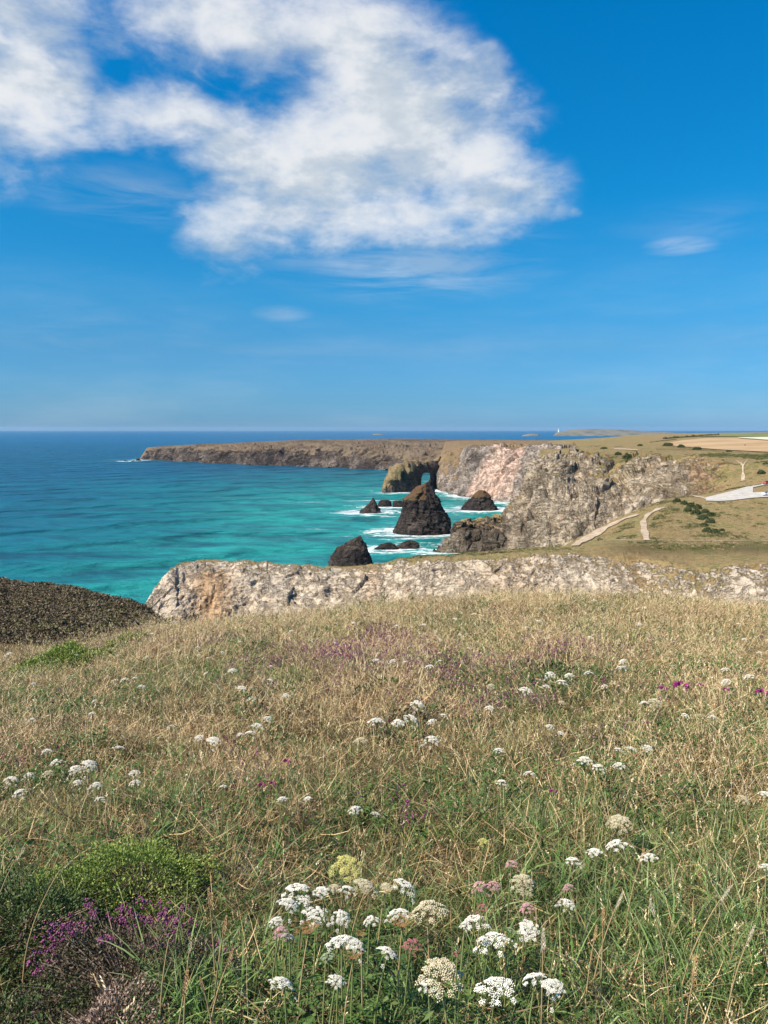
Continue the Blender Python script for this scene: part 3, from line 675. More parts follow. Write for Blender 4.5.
    wv = k.new('ShaderNodeTexWave', wave_type='BANDS', bands_direction='Y'); k.l.new(mp.outputs[0], wv.inputs[0])
    wv.inputs['Scale'].default_value = 0.0042; wv.inputs['Distortion'].default_value = 7.0; wv.inputs['Detail'].default_value = 4; wv.inputs['Detail Scale'].default_value = 1.6
    h = k.math('ADD', k.math('MULTIPLY', w1, 1.0), k.math('MULTIPLY', w2, 0.35))
    n1 = k.bump(h, 1.0, 5.5)
    k.put(b.inputs['Normal'], k.bump(wv.outputs[1], 1.0, 12.0, n1))
    tag(mesh_np('sea', P.reshape(-1, 3), grid_faces(*X.shape), m, attrs={'shore': shore, 'sandy': sandy, 'surf': surf}), kind='structure')
sea()

# ------------------------------------------------------------------ meadow plants
rng = np.random.default_rng(7)
PROTO = {}
def proto_collection(name):
    c = bpy.data.collections.new(name); return c      # never linked to the scene: only instanced
class Blades:
    """collects many thin curved leaf strips as one mesh"""
    def __init__(s): s.V = []; s.Q = []; s.T = []; s.t = []; s.r = []; s.n = 0
    def blade(s, base, az, L, lean, curl, w, seg=4, rnd=0.5, taper=1.0, twist=None):
        d = np.array([math.cos(az), math.sin(az), 0.0]); p = np.array(base, float)
        sd = np.array([-math.sin(az), math.cos(az), 0.0])
        if twist is None: twist = random.uniform(-1.2, 1.2)
        ang = lean; st = L / seg
        for i in range(seg + 1):
            t = i / seg
            ww = w * (1 - t ** 2 * taper) * (0.75 + 0.25 * min(1, t * 4)) * 0.5
            a2 = twist * (0.4 + t)
            dirv = d * math.sin(ang) + np.array([0, 0, 1]) * math.cos(ang)
            side = sd * math.cos(a2) + np.cross(dirv, sd) * math.sin(a2)
            if i < seg or taper < 1:
                s.V += [p - side * ww, p + side * ww]; s.t += [t, t]; s.r += [rnd, rnd]
                if i > 0: s.Q.append([s.n - 2, s.n - 1, s.n + 1, s.n])
                s.n += 2
            else:
                s.V.append(p.copy()); s.t.append(1); s.r.append(rnd)
                s.T.append([s.n - 2, s.n - 1, s.n]); s.n += 1
            p = p + dirv * st; ang += curl / seg
        return p
    def leaf(s, p, nrm, up, L, W, rnd, t=0.8):
        """a folded pointed leaf of two triangles a side"""
        p = np.array(p); nrm = nrm / np.linalg.norm(nrm); up = up / np.linalg.norm(up)
        sd = np.cross(nrm, up); sd /= max(np.linalg.norm(sd), 1e-6)
        a = p; b_ = p + up * L * .45 + sd * W / 2 + nrm * W * .2; c = p + up * L; d = p + up * L * .45 - sd * W / 2 + nrm * W * .2; m_ = p + up * L * .5
        s.V += [a, b_, c, d, m_]; s.t += [t] * 5; s.r += [rnd] * 5; n = s.n
        s.T += [[n, n + 1, n + 4], [n + 1, n + 2, n + 4], [n + 2, n + 3, n + 4], [n + 3, n, n + 4]]; s.n += 5
    def ball(s, p, r, rnd, t=0.9, sq=(1, 1, 1)):
        p = np.array(p); o = [(1, 0, 0), (-1, 0, 0), (0, 1, 0), (0, -1, 0), (0, 0, 1), (0, 0, -1)]
        n = s.n
        for q in o: s.V.append(p + np.array(q) * r * np.array(sq)); s.t.append(t); s.r.append(rnd)
        s.T += [[n + 4, n, n + 2], [n + 4, n + 2, n + 1], [n + 4, n + 1, n + 3], [n + 4, n + 3, n], [n + 5, n + 2, n], [n + 5, n + 1, n + 2], [n + 5, n + 3, n + 1], [n + 5, n, n + 3]]; s.n += 6
    def build(s, name, m, parent=None, link=True, smooth=False):
        fs = []
        if s.Q: fs.append(np.array(s.Q))
        if s.T: fs.append(np.array(s.T))
        return mesh_np(name, np.array(s.V), fs, m, parent, smooth, link, {'along': s.t, 'rnd': s.r})

def leaf_mat(name, stops, patch=None, tip=None, tipf=0.6, trans=0.25, instvar=0.25, spec=0.25):
    m, k, b = mat(name)
    r = k.attr('rnd'); al = k.attr('along')
    oi = k.new('ShaderNodeObjectInfo').outputs['Random']
    f = k.math('ADD', r, k.math('MULTIPLY', k.math('SUBTRACT', oi, 0.5), instvar), clamp=True)
    if patch is not None:
        pn = k.noise(k.pos(), patch, 4, 0.6)
        f = k.math('ADD', f, k.math('MULTIPLY', k.math('SUBTRACT', pn, 0.5), 1.3), clamp=True)
    c = k.ramp(f, stops)
    if tip: c = k.mix(k.math('MULTIPLY', k.mr(al, 0.35, 1.0), tipf), c, tip)
    k.put(b.inputs['Base Color'], c); b.inputs['Roughness'].default_value = 0.55
    b.inputs['Specular IOR Level'].default_value = spec
    if trans:
        tr = k.new('ShaderNodeBsdfTranslucent'); k.l.new(c, tr.inputs[0])
        mx = k.new('ShaderNodeMixShader'); mx.inputs[0].default_value = trans
        k.l.new(b.outputs[0], mx.inputs[1]); k.l.new(tr.outputs[0], mx.inputs[2])
        k.l.new(mx.outputs[0], k.n['Material Output'].inputs[0])
    return m
m_green = leaf_mat('grass_green', [(0.0, (0.018, 0.045, 0.009)), (0.35, (0.055, 0.115, 0.018)), (0.6, (0.15, 0.22, 0.045)), (0.85, (0.30, 0.31, 0.09)), (1.0, (0.40, 0.34, 0.15))], patch=0.5, spec=.4, trans=.15, tip=(0.34, 0.31, 0.15), tipf=0.45)
m_straw = leaf_mat('grass_straw', [(0.0, (0.11, 0.060, 0.025)), (0.3, (0.34, 0.215, 0.09)), (0.6, (0.66, 0.475, 0.23)), (1.0, (0.92, 0.75, 0.48))], trans=0.08, instvar=.5)
m_litter = leaf_mat('grass_litter', [(0.0, (0.035, 0.018, 0.009)), (0.4, (0.11, 0.062, 0.027)), (0.7, (0.30, 0.19, 0.085)), (1.0, (0.68, 0.49, 0.26))], trans=0.0)
m_herb = leaf_mat('herb_leaf', [(0.0, (0.04, 0.085, 0.02)), (0.5, (0.075, 0.14, 0.03)), (1.0, (0.13, 0.19, 0.05))], patch=1.0)
m_heatherf = leaf_mat('heather_flower', [(0.0, (0.10, 0.03, 0.07)), (0.4, (0.20, 0.045, 0.14)), (0.8, (0.34, 0.09, 0.24)), (1.0, (0.30, 0.15, 0.14))], trans=0.2)
m_twig = leaf_mat('twig', [(0.0, (0.07, 0.042, 0.030)), (0.5, (0.17, 0.11, 0.075)), (1.0, (0.34, 0.25, 0.19))], trans=0.0)

def rnd_disc(R):
    a = random.uniform(0, 2 * math.pi); r = R * math.sqrt(random.random()); return r * math.cos(a), r * math.sin(a)
random.seed(5)
C_G = proto_collection('green_tufts')
for v in range(6):
    B = Blades()
    for i in range(22):
        x, y = rnd_disc(0.035 + 0.01 * v)
        B.blade((x, y, -0.02), random.uniform(0, 6.283), random.uniform(0.10, 0.26), random.uniform(0.03, 0.45), random.uniform(0.3, 1.7), random.uniform(0.0022, 0.0045), 5, random.uniform(0.0, 0.8))
    for i in range(4):
        x, y = rnd_disc(0.04)
        B.blade((x, y, -0.02), random.uniform(0, 6.283), random.uniform(0.08, 0.2), random.uniform(0.3, 0.9), random.uniform(0.2, 1.5), 0.003, 4, random.uniform(0.85, 1))
    C_G.objects.link(B.build('green_tuft', m_green, link=False))
C_S = proto_collection('straw_tufts')
for v in range(6):
    B = Blades()
    for i in range(20):
        x, y = rnd_disc(0.05)
        B.blade((x, y, -0.02), random.uniform(0, 6.283), random.uniform(0.08, 0.25), random.uniform(0.1, 0.9), random.uniform(-0.4, 1.6), random.uniform(0.0014, 0.003), 4, random.uniform(0.0, 1.0))
    for i in range(3):                                   # flowering stems with a narrow seed head
        x, y = rnd_disc(0.05); az = random.uniform(0, 6.283); ln = random.uniform(0.02, 0.35); L = random.uniform(0.2, 0.33); r = random.uniform(.3, 1)
        e = B.blade((x, y, 0), az, L, ln, 0.3, 0.0016, 4, r, taper=0.2)
        for q in range(9):
            f = q / 9; pp = e + np.array([math.cos(az) * math.sin(ln + .3), math.sin(az) * math.sin(ln + .3), math.cos(ln + .3)]) * 0.05 * f
            B.leaf(pp, np.array([random.gauss(0, 1), random.gauss(0, 1), 0.2]), np.array([random.gauss(0, .35) + math.cos(az) * ln, random.gauss(0, .35) + math.sin(az) * ln, 1.0]), 0.013, 0.0035, min(1, r + random.uniform(-.2, .2)))
    C_S.objects.link(B.build('straw_tuft', m_straw, link=False))
C_L = proto_collection('litter')
for v in range(5):
    B = Blades()
    for i in range(34):
        x, y = rnd_disc(0.10)
        B.blade((x, y, random.uniform(-0.01, 0.07)), random.uniform(0, 6.283), random.uniform(0.04, 0.17), random.uniform(0.8, 1.9), random.uniform(-0.9, 0.9), random.uniform(0.0014, 0.0034), 3, random.uniform(0.0, 1.0))
    C_L.objects.link(B.build('litter', m_litter, link=False))
C_H = proto_collection('herbs')
for v in range(4):
    B = Blades()
    for i in range(9):
        x, y = rnd_disc(0.05); az = random.uniform(0, 6.28)
        e = B.blade((x, y, -0.01), az, random.uniform(0.04, 0.13), random.uniform(0.1, 0.8), 0.6, 0.0015, 3, 0.4, taper=0.2)
        for q in range(6):
            a2 = random.uniform(0, 6.28); B.leaf(e + np.array([random.gauss(0, .008), random.gauss(0, .008), random.gauss(0, .012)]), np.array([random.gauss(0, .4), random.gauss(0, .4), 1.0]), np.array([math.cos(a2), math.sin(a2), random.uniform(-.2, .7)]), random.uniform(.012, .03), random.uniform(.006, .012), random.random())
    C_H.objects.link(B.build('herb', m_herb, link=False))
C_P = proto_collection('heather_sprigs')
for v in range(4):
    B = Blades()
    for i in range(16):
        x, y = rnd_disc(0.06); az = random.uniform(0, 6.28); ln = random.uniform(0.1, 0.8)
        L = random.uniform(0.06, 0.15)
        e = B.blade((x, y, -0.01), az, L, ln, 0.2, 0.002, 2, 1.0, taper=0.3)
        for q in range(7):
            pp = e - np.array([math.cos(az) * math.sin(ln), math.sin(az) * math.sin(ln), math.cos(ln)]) * random.uniform(0, 0.05)
            B.ball(pp + np.random.default_rng(i * 9 + q).normal(0, .003, 3), random.uniform(.0025, .0045), random.uniform(0, 1))
    C_P.objects.link(B.build('heather_sprig', m_heatherf, link=False))

def scatter(name, pts, rots, scl, idx, coll, label=None):
    pts = np.asarray(pts, dtype=np.float32); n = len(pts)
    me = bpy.data.meshes.new(name); me.vertices.add(n); me.vertices.foreach_set('co', pts.ravel())
    a = me.attributes.new('rot', 'FLOAT_VECTOR', 'POINT'); a.data.foreach_set('vector', np.asarray(rots, dtype=np.float32).ravel())
    a = me.attributes.new('scl', 'FLOAT_VECTOR', 'POINT'); a.data.foreach_set('vector', np.asarray(scl, dtype=np.float32).ravel())
    a = me.attributes.new('idx', 'INT', 'POINT'); a.data.foreach_set('value', np.asarray(idx, dtype=np.int32))
    o = bpy.data.objects.new(name, me); COL.objects.link(o)
    g = bpy.data.node_groups.new(name + '_scatter', 'GeometryNodeTree')
    g.interface.new_socket('Geometry', in_out='INPUT', socket_type='NodeSocketGeometry'); g.interface.new_socket('Geometry', in_out='OUTPUT', socket_type='NodeSocketGeometry')
    N_ = g.nodes; gi = N_.new('NodeGroupInput'); go = N_.new('NodeGroupOutput'); ip = N_.new('GeometryNodeInstanceOnPoints'); ci = N_.new('GeometryNodeCollectionInfo')
    ci.inputs['Collection'].default_value = coll; ci.inputs['Separate Children'].default_value = True; ci.inputs['Reset Children'].default_value = True
    ip.inputs['Pick Instance'].default_value = True
    def na(nm, t):
        q = N_.new('GeometryNodeInputNamedAttribute'); q.data_type = t; q.inputs['Name'].default_value = nm; return q.outputs['Attribute']
    L = g.links
    L.new(gi.outputs[0], ip.inputs['Points']); L.new(ci.outputs[0], ip.inputs['Instance'])
    L.new(na('idx', 'INT'), ip.inputs['Instance Index'])
    er = N_.new('FunctionNodeEulerToRotation'); L.new(na('rot', 'FLOAT_VECTOR'), er.inputs[0]); L.new(er.outputs[0], ip.inputs['Rotation'])
    L.new(na('scl', 'FLOAT_VECTOR'), ip.inputs['Scale']); L.new(ip.outputs[0], go.inputs[0])
    md = o.modifiers.new('scatter', 'NODES'); md.node_group = g
    return tag(o, label, None, kind='stuff')

def field_points(dens, seed, y0=0.9, y1=24.0):
    """points over the meadow, thicker close to the camera; dens(Y) per square metre"""
    r = np.random.default_rng(seed); out = []
    yb = np.concatenate([np.arange(y0, 4, 0.25), np.arange(4, y1, 0.6)])
    for a, b_ in zip(yb[:-1], yb[1:]):
        wd = 0.55 * b_ + 1.6; n = int(dens(0.5 * (a + b_)) * (b_ - a) * 2 * wd)
        out.append(np.stack([r.uniform(-wd, wd, n), r.uniform(a, b_, n)], -1))
    return np.concatenate(out)
def pn(X, Y, sc, seed): return fbm(np.stack([X / sc, Y / sc, 0 * X], -1), 4, 0.55, seed)
BUSH = []            # (x, y, radius): where shrubs stand, the grass thins out
def thin(P, keep):
    r = np.random.default_rng(len(P)); m_ = r.random(len(P)) < keep
    for (bx, by, br, ky) in BUSH: m_ &= ~(((P[:, 0] - bx) ** 2 + ((P[:, 1] - by) * ky) ** 2 < br * br) & (r.random(len(P)) < 0.95))
    return P[m_]
def put(name, P, coll, s0, s1, seed, tilt=0.15, lift=0.0, hz=1.0, label=None):
    r = np.random.default_rng(seed); n = len(P)
    Z = ground(P[:, 0], P[:, 1]) + lift
    s = r.uniform(s0, s1, n) * np.interp(P[:, 1], [1, 5, 12, 24], [0.9, 1.0, 1.15, 1.35])
    wdn = np.interp(P[:, 1], [1, 4, 9, 24], [1.0, 1.15, 1.6, 2.2])
    sc = np.stack([s * wdn, s * wdn, s * hz * r.uniform(0.55, 1.2, n)], -1)
    rot = np.stack([r.normal(0, tilt, n), r.normal(0, tilt, n), r.uniform(0, 6.283, n)], -1)
    return scatter(name, np.stack([P[:, 0], P[:, 1], Z], -1), rot, sc, r.integers(0, 1000, n), coll, label)
def at_h(px, py, h, far=60.0):
    """the point where the ray through a pixel passes h above the meadow"""
    r = ray(px, py); t = 0.8
    Y = np.linspace(0.8, far, 6000); X = r.x / r.y * Y; Z = CZ + r.z / r.y * Y
    g = ground(X, Y) + h
    i = int(np.argmax(Z < g))
    if i == 0: i = 1
    a = (Z[i - 1] - g[i - 1]) / ((Z[i - 1] - g[i - 1]) - (Z[i] - g[i]) + 1e-9); y = Y[i - 1] + a * (Y[i] - Y[i - 1])
    return r.x / r.y * y, y

# ------- the low bushes
def bush(name, label, cat, centre, rx, ry, hz, n, m_leaf, L, seed, density=1.0, fm=None, nflow=0, ftop=None, twigs=120, group=None, part='foliage'):
    r = np.random.default_rng(seed); random.seed(seed)
    x0, y0 = centre; z0 = ground1(x0, y0)
    e = empty(name, (x0, y0, z0)); tag(e, label, cat, group)
    def surf(u, v, dep=1.0):
        # a lumpy dome
        d = np.stack([np.cos(u) * np.cos(v) * rx, np.sin(u) * np.cos(v) * ry, np.sin(v) * hz], -1)
        q = np.stack([np.cos(u) * np.cos(v), np.sin(u) * np.cos(v), np.sin(v)], -1)
        l = 1 + 0.55 * fbm(q * 1.9 + seed, 3, seed=seed) + 0.22 * fbm(q * 7 + seed, 2, seed=seed + 3)
        return d * (l * dep)[..., None]
    n = int(n)
    u = r.uniform(0, 6.283, n); v = np.arcsin(r.uniform(0.0, 1, n)); dep = 1 - np.abs(r.normal(0, 0.13, n))
    Pp = surf(u, v, dep)
    Pp[:, 2] += ground(Pp[:, 0] + x0, Pp[:, 1] + y0) - z0
    B = Blades()
    for i in range(n):
        out = Pp[i] / (np.linalg.norm(Pp[i]) + 1e-6)
        up = out * 0.8 + r.normal(0, 0.6, 3) + np.array([0, 0, 0.35])
        B.leaf(Pp[i], r.normal(0, 1, 3) + out, up, L * r.uniform(.6, 1.3), L * r.uniform(.3, .55), r.random())
    B.build(part, m_leaf, e)
    if twigs:
        B = Blades()
        for i in range(twigs):
            uu, vv = r.uniform(0, 6.283), math.asin(r.uniform(0.05, 1)); q = surf(np.array([uu]), np.array([vv]), np.array([1.02]))[0]
            ln = np.linalg.norm(q); az = math.atan2(q[1], q[0]); lean = math.acos(max(-1, min(1, q[2] / ln)))
            B.blade((q[0] * .1, q[1] * .1, 0), az, ln * r.uniform(.85, 1.1), lean, r.uniform(-.2, .2), 0.003, 5, r.random())
        B.build('stem', m_twig, e)
    if nflow:
        B = Blades(); u = r.uniform(0, 6.283, nflow); v = np.arcsin(r.uniform(0.05, 1, nflow)); Pf = surf(u, v, 1 + r.normal(0.02, 0.03, nflow))
        for q in Pf:
            if ftop is not None and not ftop(q, r): continue
            for j in range(4): B.ball(q + r.normal(0, .004, 3), r.uniform(.0025, .0045), r.random())
        o = B.build('flowers', fm, e); o['kind'] = 'stuff'
    return e
m_bushg = leaf_mat('bush_leaf', [(0.0, (0.07, 0.11, 0.018)), (0.5, (0.19, 0.27, 0.05)), (1.0, (0.38, 0.42, 0.12))], trans=0.2, instvar=0)
m_bushd = leaf_mat('bush_leaf_dark', [(0.0, (0.035, 0.065, 0.02)), (0.6, (0.07, 0.11, 0.03)), (1.0, (0.11, 0.13, 0.05))], trans=0.1, instvar=0)
m_heatherl = leaf_mat('heather_leaf', [(0.0, (0.045, 0.035, 0.022)), (0.5, (0.08, 0.07, 0.035)), (0.8, (0.13, 0.09, 0.06)), (1.0, (0.19, 0.13, 0.10))], trans=0.05, instvar=0)
m_deadl = leaf_mat('dead_heather', [(0.0, (0.16, 0.10, 0.075)), (0.5, (0.31, 0.21, 0.16)), (1.0, (0.46, 0.34, 0.27))], trans=0.0, instvar=0)
def bush_at(px, py, h): x, y = at_h(px, py, h); return x, y
b1 = bush_at(140, 890, 0.02)
BUSH.append((b1[0], b1[1], 0.30, 1.0))
bush('green_bush', 'rounded bright green bush above the purple heather clump', 'bush', b1, 0.27, 0.25, 0.19, 15000, m_bushg, 0.012, 3)
b2 = bush_at(25, 925, 0.02); BUSH.append((b2[0], b2[1], 0.27, 1.0))
bush('green_bush', 'low dark green bush spreading beside the rounded bright green bush, crossed by dry stalks', 'bush', b2, 0.27, 0.26, 0.13, 12000, m_bushd, 0.012, 4)
b3 = bush_at(128, 985, 0.02); BUSH.append((b3[0], b3[1], 0.26, 1.0))
bush('heather_bush', 'woody heather clump with purple flowers on its upper edge', 'heather', b3, 0.30, 0.24, 0.14, 16000, m_heatherl, 0.010, 5, fm=m_heatherf, nflow=1300,
     ftop=lambda q, r: q[2] > 0.05 and (q[1] > -0.02) and (q[0] < 0.18 or r.random() < .3) and fbm(q[None] * 9, 2, seed=6)[0] > -0.12, twigs=260)
b4 = bush_at(112, 1035, 0.02); BUSH.append((b4[0], b4[1], 0.15, 1.0))
bush('dead_heather', 'pale dried out heather clump of bare pinkish twigs', 'heather', b4, 0.17, 0.17, 0.11, 4200, m_deadl, 0.010, 6, twigs=900)
bx_ = bush_at(62, 900, 0.02)
bush('green_bush', 'pale green sprawling shoots joining the rounded bush to the spreading one', 'bush', bx_, 0.17, 0.15, 0.12, 6000, m_bushg, 0.010, 21, twigs=40)
b5 = bush_at(20, 1040, 0.02); BUSH.append((b5[0], b5[1], 0.17, 1.0))
bush('green_bush', 'small dark green shrublet in the grass below the spreading bush', 'bush', b5, 0.17, 0.15, 0.09, 5000, m_bushd, 0.011, 7)
b6 = bush_at(64, 667, 0.02); BUSH.append((b6[0], b6[1], 0.8, 1.0))
bush('green_bush', 'pale green cushion bush against the brown heather hillside', 'bush', b6, 0.62, 0.6, 0.26, 14000, m_bushg, 0.035, 8, twigs=60)
b7 = bush_at(126, 648, 0.02)
bush('green_bush', 'small green tuft of bush between the cushion bush and the cliff end', 'bush', b7, 0.42, 0.5, 0.18, 5000, m_bushg, 0.035, 9, twigs=40)
b8 = bush_at(97, 652, 0.02)
bush('heather_bush', 'small brown heather tuft between two green bushes on the crest', 'heather', b8, 0.25, 0.3, 0.20, 2500, m_heatherl, 0.03, 10, twigs=40)
b9 = bush_at(205, 868, 0.05)
bush('dead_heather', 'tangle of thin dark bare twigs beside the rounded bush', 'heather', (b9[0] + .12, b9[1] - .1), 0.2, 0.16, 0.10, 900, m_twig, 0.010, 16, twigs=500)

den = lambda k0: (lambda Y: k0 * float(np.interp(Y, [1, 3.5, 6, 10, 16, 24], [420, 330, 230, 150, 100, 60])))
P = field_points(den(1.15), 1); g = pn(P[:, 0], P[:, 1], 1.3, 5) + 0.55 * pn(P[:, 0], P[:, 1], 0.35, 6)
bias = np.interp(P[:, 1], [1.5, 3, 5, 8, 14], [0.50, 0.25, -0.05, -0.18, -0.34]) + 0.12 * np.clip(P[:, 0] / (0.3 * P[:, 1] + .5), -1, 1) * (P[:, 1] < 5) + 0.35 * np.clip((P[:, 0] - 0.3) / .4, 0, 1) * (P[:, 1] < 3.3)
put('green_grass', thin(P, np.clip(0.42 + bias + g * 1.3, 0.06, 1) * 0.75), C_G, 0.55, 1.1, 11, tilt=0.32, hz=.9, label='short green grass through the meadow')
P = field_points(den(1.2), 2); g = pn(P[:, 0], P[:, 1], 1.3, 5)
bias = np.interp(P[:, 1], [1.5, 3, 5, 8, 14], [-0.15, 0.0, 0.12, 0.22, 0.35])
put('dry_grass', thin(P, np.clip(0.5 + bias - g * 1.0, 0.08, 1) * 0.8), C_S, 0.5, 1.0, 12, tilt=0.5, hz=.85, label='straw coloured dry grass through the meadow')
P = field_points(den(0.9), 3); g = pn(P[:, 0], P[:, 1], 0.8, 15)
put('dead_grass', thin(P, np.clip(0.62 - g, 0.1, 1) * 0.9), C_L, 0.7, 1.3, 13, tilt=0.3, label='matted brown dead grass between the tufts')
P = field_points(den(0.35), 4); g = pn(P[:, 0], P[:, 1], 0.9, 25)
put('ground_herbs', thin(P, np.clip(0.35 + g * 1.5, 0.02, 1)), C_H, 0.7, 1.4, 14, label='low leafy herbs in the grass')
# little dark and pale cushions that break up the sward
def cushions(name, m, n_, r0, keep, seed, lift, label, cols=(1, 2, 3, 4)):
    c = proto_collection(name)
    for s_ in cols:
        r = np.random.default_rng(s_ + seed); B = Blades()
        for i in range(230):
            u = r.uniform(0, 6.283); v = math.asin(r.uniform(0, 1)); q = np.array([math.cos(u) * math.cos(v), math.sin(u) * math.cos(v), math.sin(v) * .75])
            l = 1 + .3 * math.sin(3 * u + s_) * math.cos(v) + r.normal(0, .12)
            B.leaf(q * l * .5, r.normal(0, 1, 3) + q, q + r.normal(0, .6, 3), r.uniform(.07, .16), r.uniform(.03, .07), r.random())
        c.objects.link(B.build(name, m, link=False))
    P = field_points(lambda Y: n_, seed); r = np.random.default_rng(seed); P = P[r.random(len(P)) < keep(P)]
    s = r.uniform(r0 * .5, r0 * 1.5, len(P)); Z = ground(P[:, 0], P[:, 1])
    return scatter(name, np.stack([P[:, 0], P[:, 1], Z - .01 + lift], -1), np.stack([r.normal(0, .2, len(P)), r.normal(0, .2, len(P)), r.uniform(0, 6.28, len(P))], -1), np.stack([s, s, s * r.uniform(.4, .8, len(P))], -1), r.integers(0, 99, len(P)), c, label)
cushions('low_scrub', m_bushd, 13, .26, lambda P: np.clip((pn(P[:, 0], P[:, 1], 1.6, 61) * 3.0 - .25 + .25 * (P[:, 1] > 9)), 0, 1) * (P[:, 1] > 3.2), 41, 0.02, 'dark green low scrub cushions among the dry grass')
cushions('brown_scrub', m_heatherl, 12, .26, lambda P: np.clip((pn(P[:, 0], P[:, 1], 1.9, 81) * 3.0 - .2), 0, 1) * (P[:, 1] > 3.2), 42, 0.02, 'brown heathery cushions among the dry grass')
# heather patches: purple smudges through the meadow
hp = [(345, 658, .30), (392, 645, .12), (225, 640, .10), (440, 668, .15), (560, 650, .08), (500, 705, .06)]
Hx = []
r_ = np.random.default_rng(77)
for (px, py, rad) in hp:
    x, y = at_h(px, py, 0.08); n = int(300 * rad)
    Hx.append(np.stack([x + r_.normal(0, 1.2 * math.sqrt(rad), n), y + r_.normal(0, 1.2 * math.sqrt(rad), n)], -1))
P = field_points(lambda Y: 1.0, 5, 3); Hx.append(P)
put('heather_sprigs', np.concatenate(Hx), C_P, 0.6, 1.2, 15, lift=0.03, label='scattered purple heather sprigs in the grass')

# coarse fresh blades close by
C_B = proto_collection('broad_blades'); random.seed(77)
m_fresh = leaf_mat('fresh_blade', [(0.0, (0.04, 0.10, 0.018)), (0.5, (0.10, 0.21, 0.04)), (1.0, (0.22, 0.34, 0.09))], trans=0.25, spec=.5, tip=(0.42, 0.36, 0.17), tipf=.35)
for v in range(5):
    B = Blades()
    for i in range(15):
        x, y = rnd_disc(0.03)
        B.blade((x, y, -0.02), random.uniform(0, 6.283), random.uniform(0.14, 0.32), random.uniform(0.02, 0.5), random.uniform(0.4, 2.2), random.uniform(0.004, 0.0075), 6, random.random())
    C_B.objects.link(B.build('broad_blade', m_fresh, link=False))
r_ = np.random.default_rng(55); Q = []
for (px, py, sx, n) in [(690, 930, 70, 60), (620, 980, 60, 60), (740, 990, 50, 60), (660, 880, 60, 34), (720, 860, 60, 26), (560, 900, 40, 16), (205, 985, 22, 36), (180, 1010, 20, 22), (300, 850, 60, 16), (440, 800, 90, 16), (600, 1015, 60, 50), (420, 1010, 60, 26), (740, 800, 40, 14), (150, 790, 90, 16), (240, 950, 22, 10), (560, 830, 80, 14)]:
    for i in range(n):
        x, y = at_h(min(900, max(-100, px + r_.normal(0, sx))), min(1080, py + r_.normal(0, sx * .5)), 0.05); Q.append((x, y))
Q = np.array(Q); put('broad_grass', Q, C_B, 0.6, 1.05, 19, tilt=0.25, label='coarse bright green grass blades in the near meadow')
P = field_points(lambda Y: 10.0 if Y < 7 else 4.0, 61); g = pn(P[:, 0], P[:, 1], 0.9, 66); put('broad_grass_tufts', thin(P, np.clip(.1 + g * 2, 0, 1)), C_B, 0.45, .85, 20, tilt=0.3, label='fresh green blades scattered through the dry sward')

# ------- wild carrot
m_petal = plain('white_petal', (0.80, 0.74, 0.63), 0.8, 0.1)
m_cream = plain('cream_petal', (0.58, 0.50, 0.33), 0.85, 0.1)
m_yell = plain('yellow_petal', (0.52, 0.47, 0.16), 0.85, 0.1)
m_pink = plain('pink_petal', (0.60, 0.33, 0.34), 0.85, 0.1)
m_red = plain('red_petal', (0.45, 0.16, 0.17), 0.85, 0.1)
m_brown = plain('brown_seed', (0.30, 0.17, 0.07), 0.9, 0.1)
m_grn = plain('greenish_bud', (0.36, 0.40, 0.25), 0.9, 0.1)
m_mag = plain('magenta_petal', (0.36, 0.035, 0.22), 0.7, 0.1)
m_stem = plain('flower_stem', (0.17, 0.20, 0.07), 0.7, 0.2, var=0.3, scale=40)
m_stemb = plain('dry_stem', (0.33, 0.24, 0.12), 0.8, 0.1, var=0.3, scale=40)
def umbel_mesh(seed, dome=0.35, nrm=None, dens=1.0, ragged=0.15, bowl=False):
    """a flower head one unit wide, facing up, its rays meeting at (0, 0, -0.45)"""
    r = np.random.default_rng(seed); Bf = Blades(); Br = Blades()
    n = int(34 * dens)
    for i in range(n):
        rr = 0.47 * math.sqrt((i + 0.5) / n); a = i * 2.39996 + r.normal(0, .15)
        rr *= 1 + r.normal(0, ragged * .4)
        z = (-rr * rr * dome * 3.2 if not bowl else rr * rr * 1.3) + r.normal(0, .012)
        c = np.array([rr * math.cos(a), rr * math.sin(a), z]); rad = 0.078 * r.uniform(.85, 1.2)
        # rays
        v = c - np.array([0, 0, -0.42]); L = np.linalg.norm(v); az = math.atan2(v[1], v[0]); le = math.acos(v[2] / L)
        Br.blade((0, 0, -0.42), az, L, le - .12, 0.24, 0.014, 3, 0.5, taper=0.3, twist=0.3)
        tilt = np.array([c[0], c[1], 0]) * (1.2 if not bowl else -1.0)
        for j in range(14):
            q = math.sqrt((j + .5) / 14); b_ = j * 2.39996 + i
            p = c + np.array([math.cos(b_) * q * rad, math.sin(b_) * q * rad, -q * q * 0.02 + r.normal(0, .006)]) - np.array([0, 0, 1]) * (tilt[0] * math.cos(b_) + tilt[1] * math.sin(b_)) * q * rad
            Bf.ball(p, 0.0225 * r.uniform(.7, 1.3), r.random(), sq=(1, 1, .65))
    return Bf, Br
def head_set(dome, dens, ragged, bowl, seeds): return [umbel_mesh(s, dome, dens=dens, ragged=ragged, bowl=bowl) for s in seeds]
KINDS = {'W': (m_petal, head_set(0.34, 1.0, .5, False, (1, 2, 3))), 'C': (m_cream, head_set(0.42, 1.15, .3, False, (4, 5))), 'Y': (m_yell, head_set(0.25, 1.1, .4, False, (6,))),
         'P': (m_pink, head_set(0.6, 0.9, .4, False, (7, 8))), 'R': (m_red, head_set(0.6, 0.8, .4, False, (9,))), 'B': (m_brown, head_set(0.3, 0.8, .8, True, (10,))), 'G': (m_grn, head_set(0.3, 0.7, .5, False, (11,)))}
protos = {}
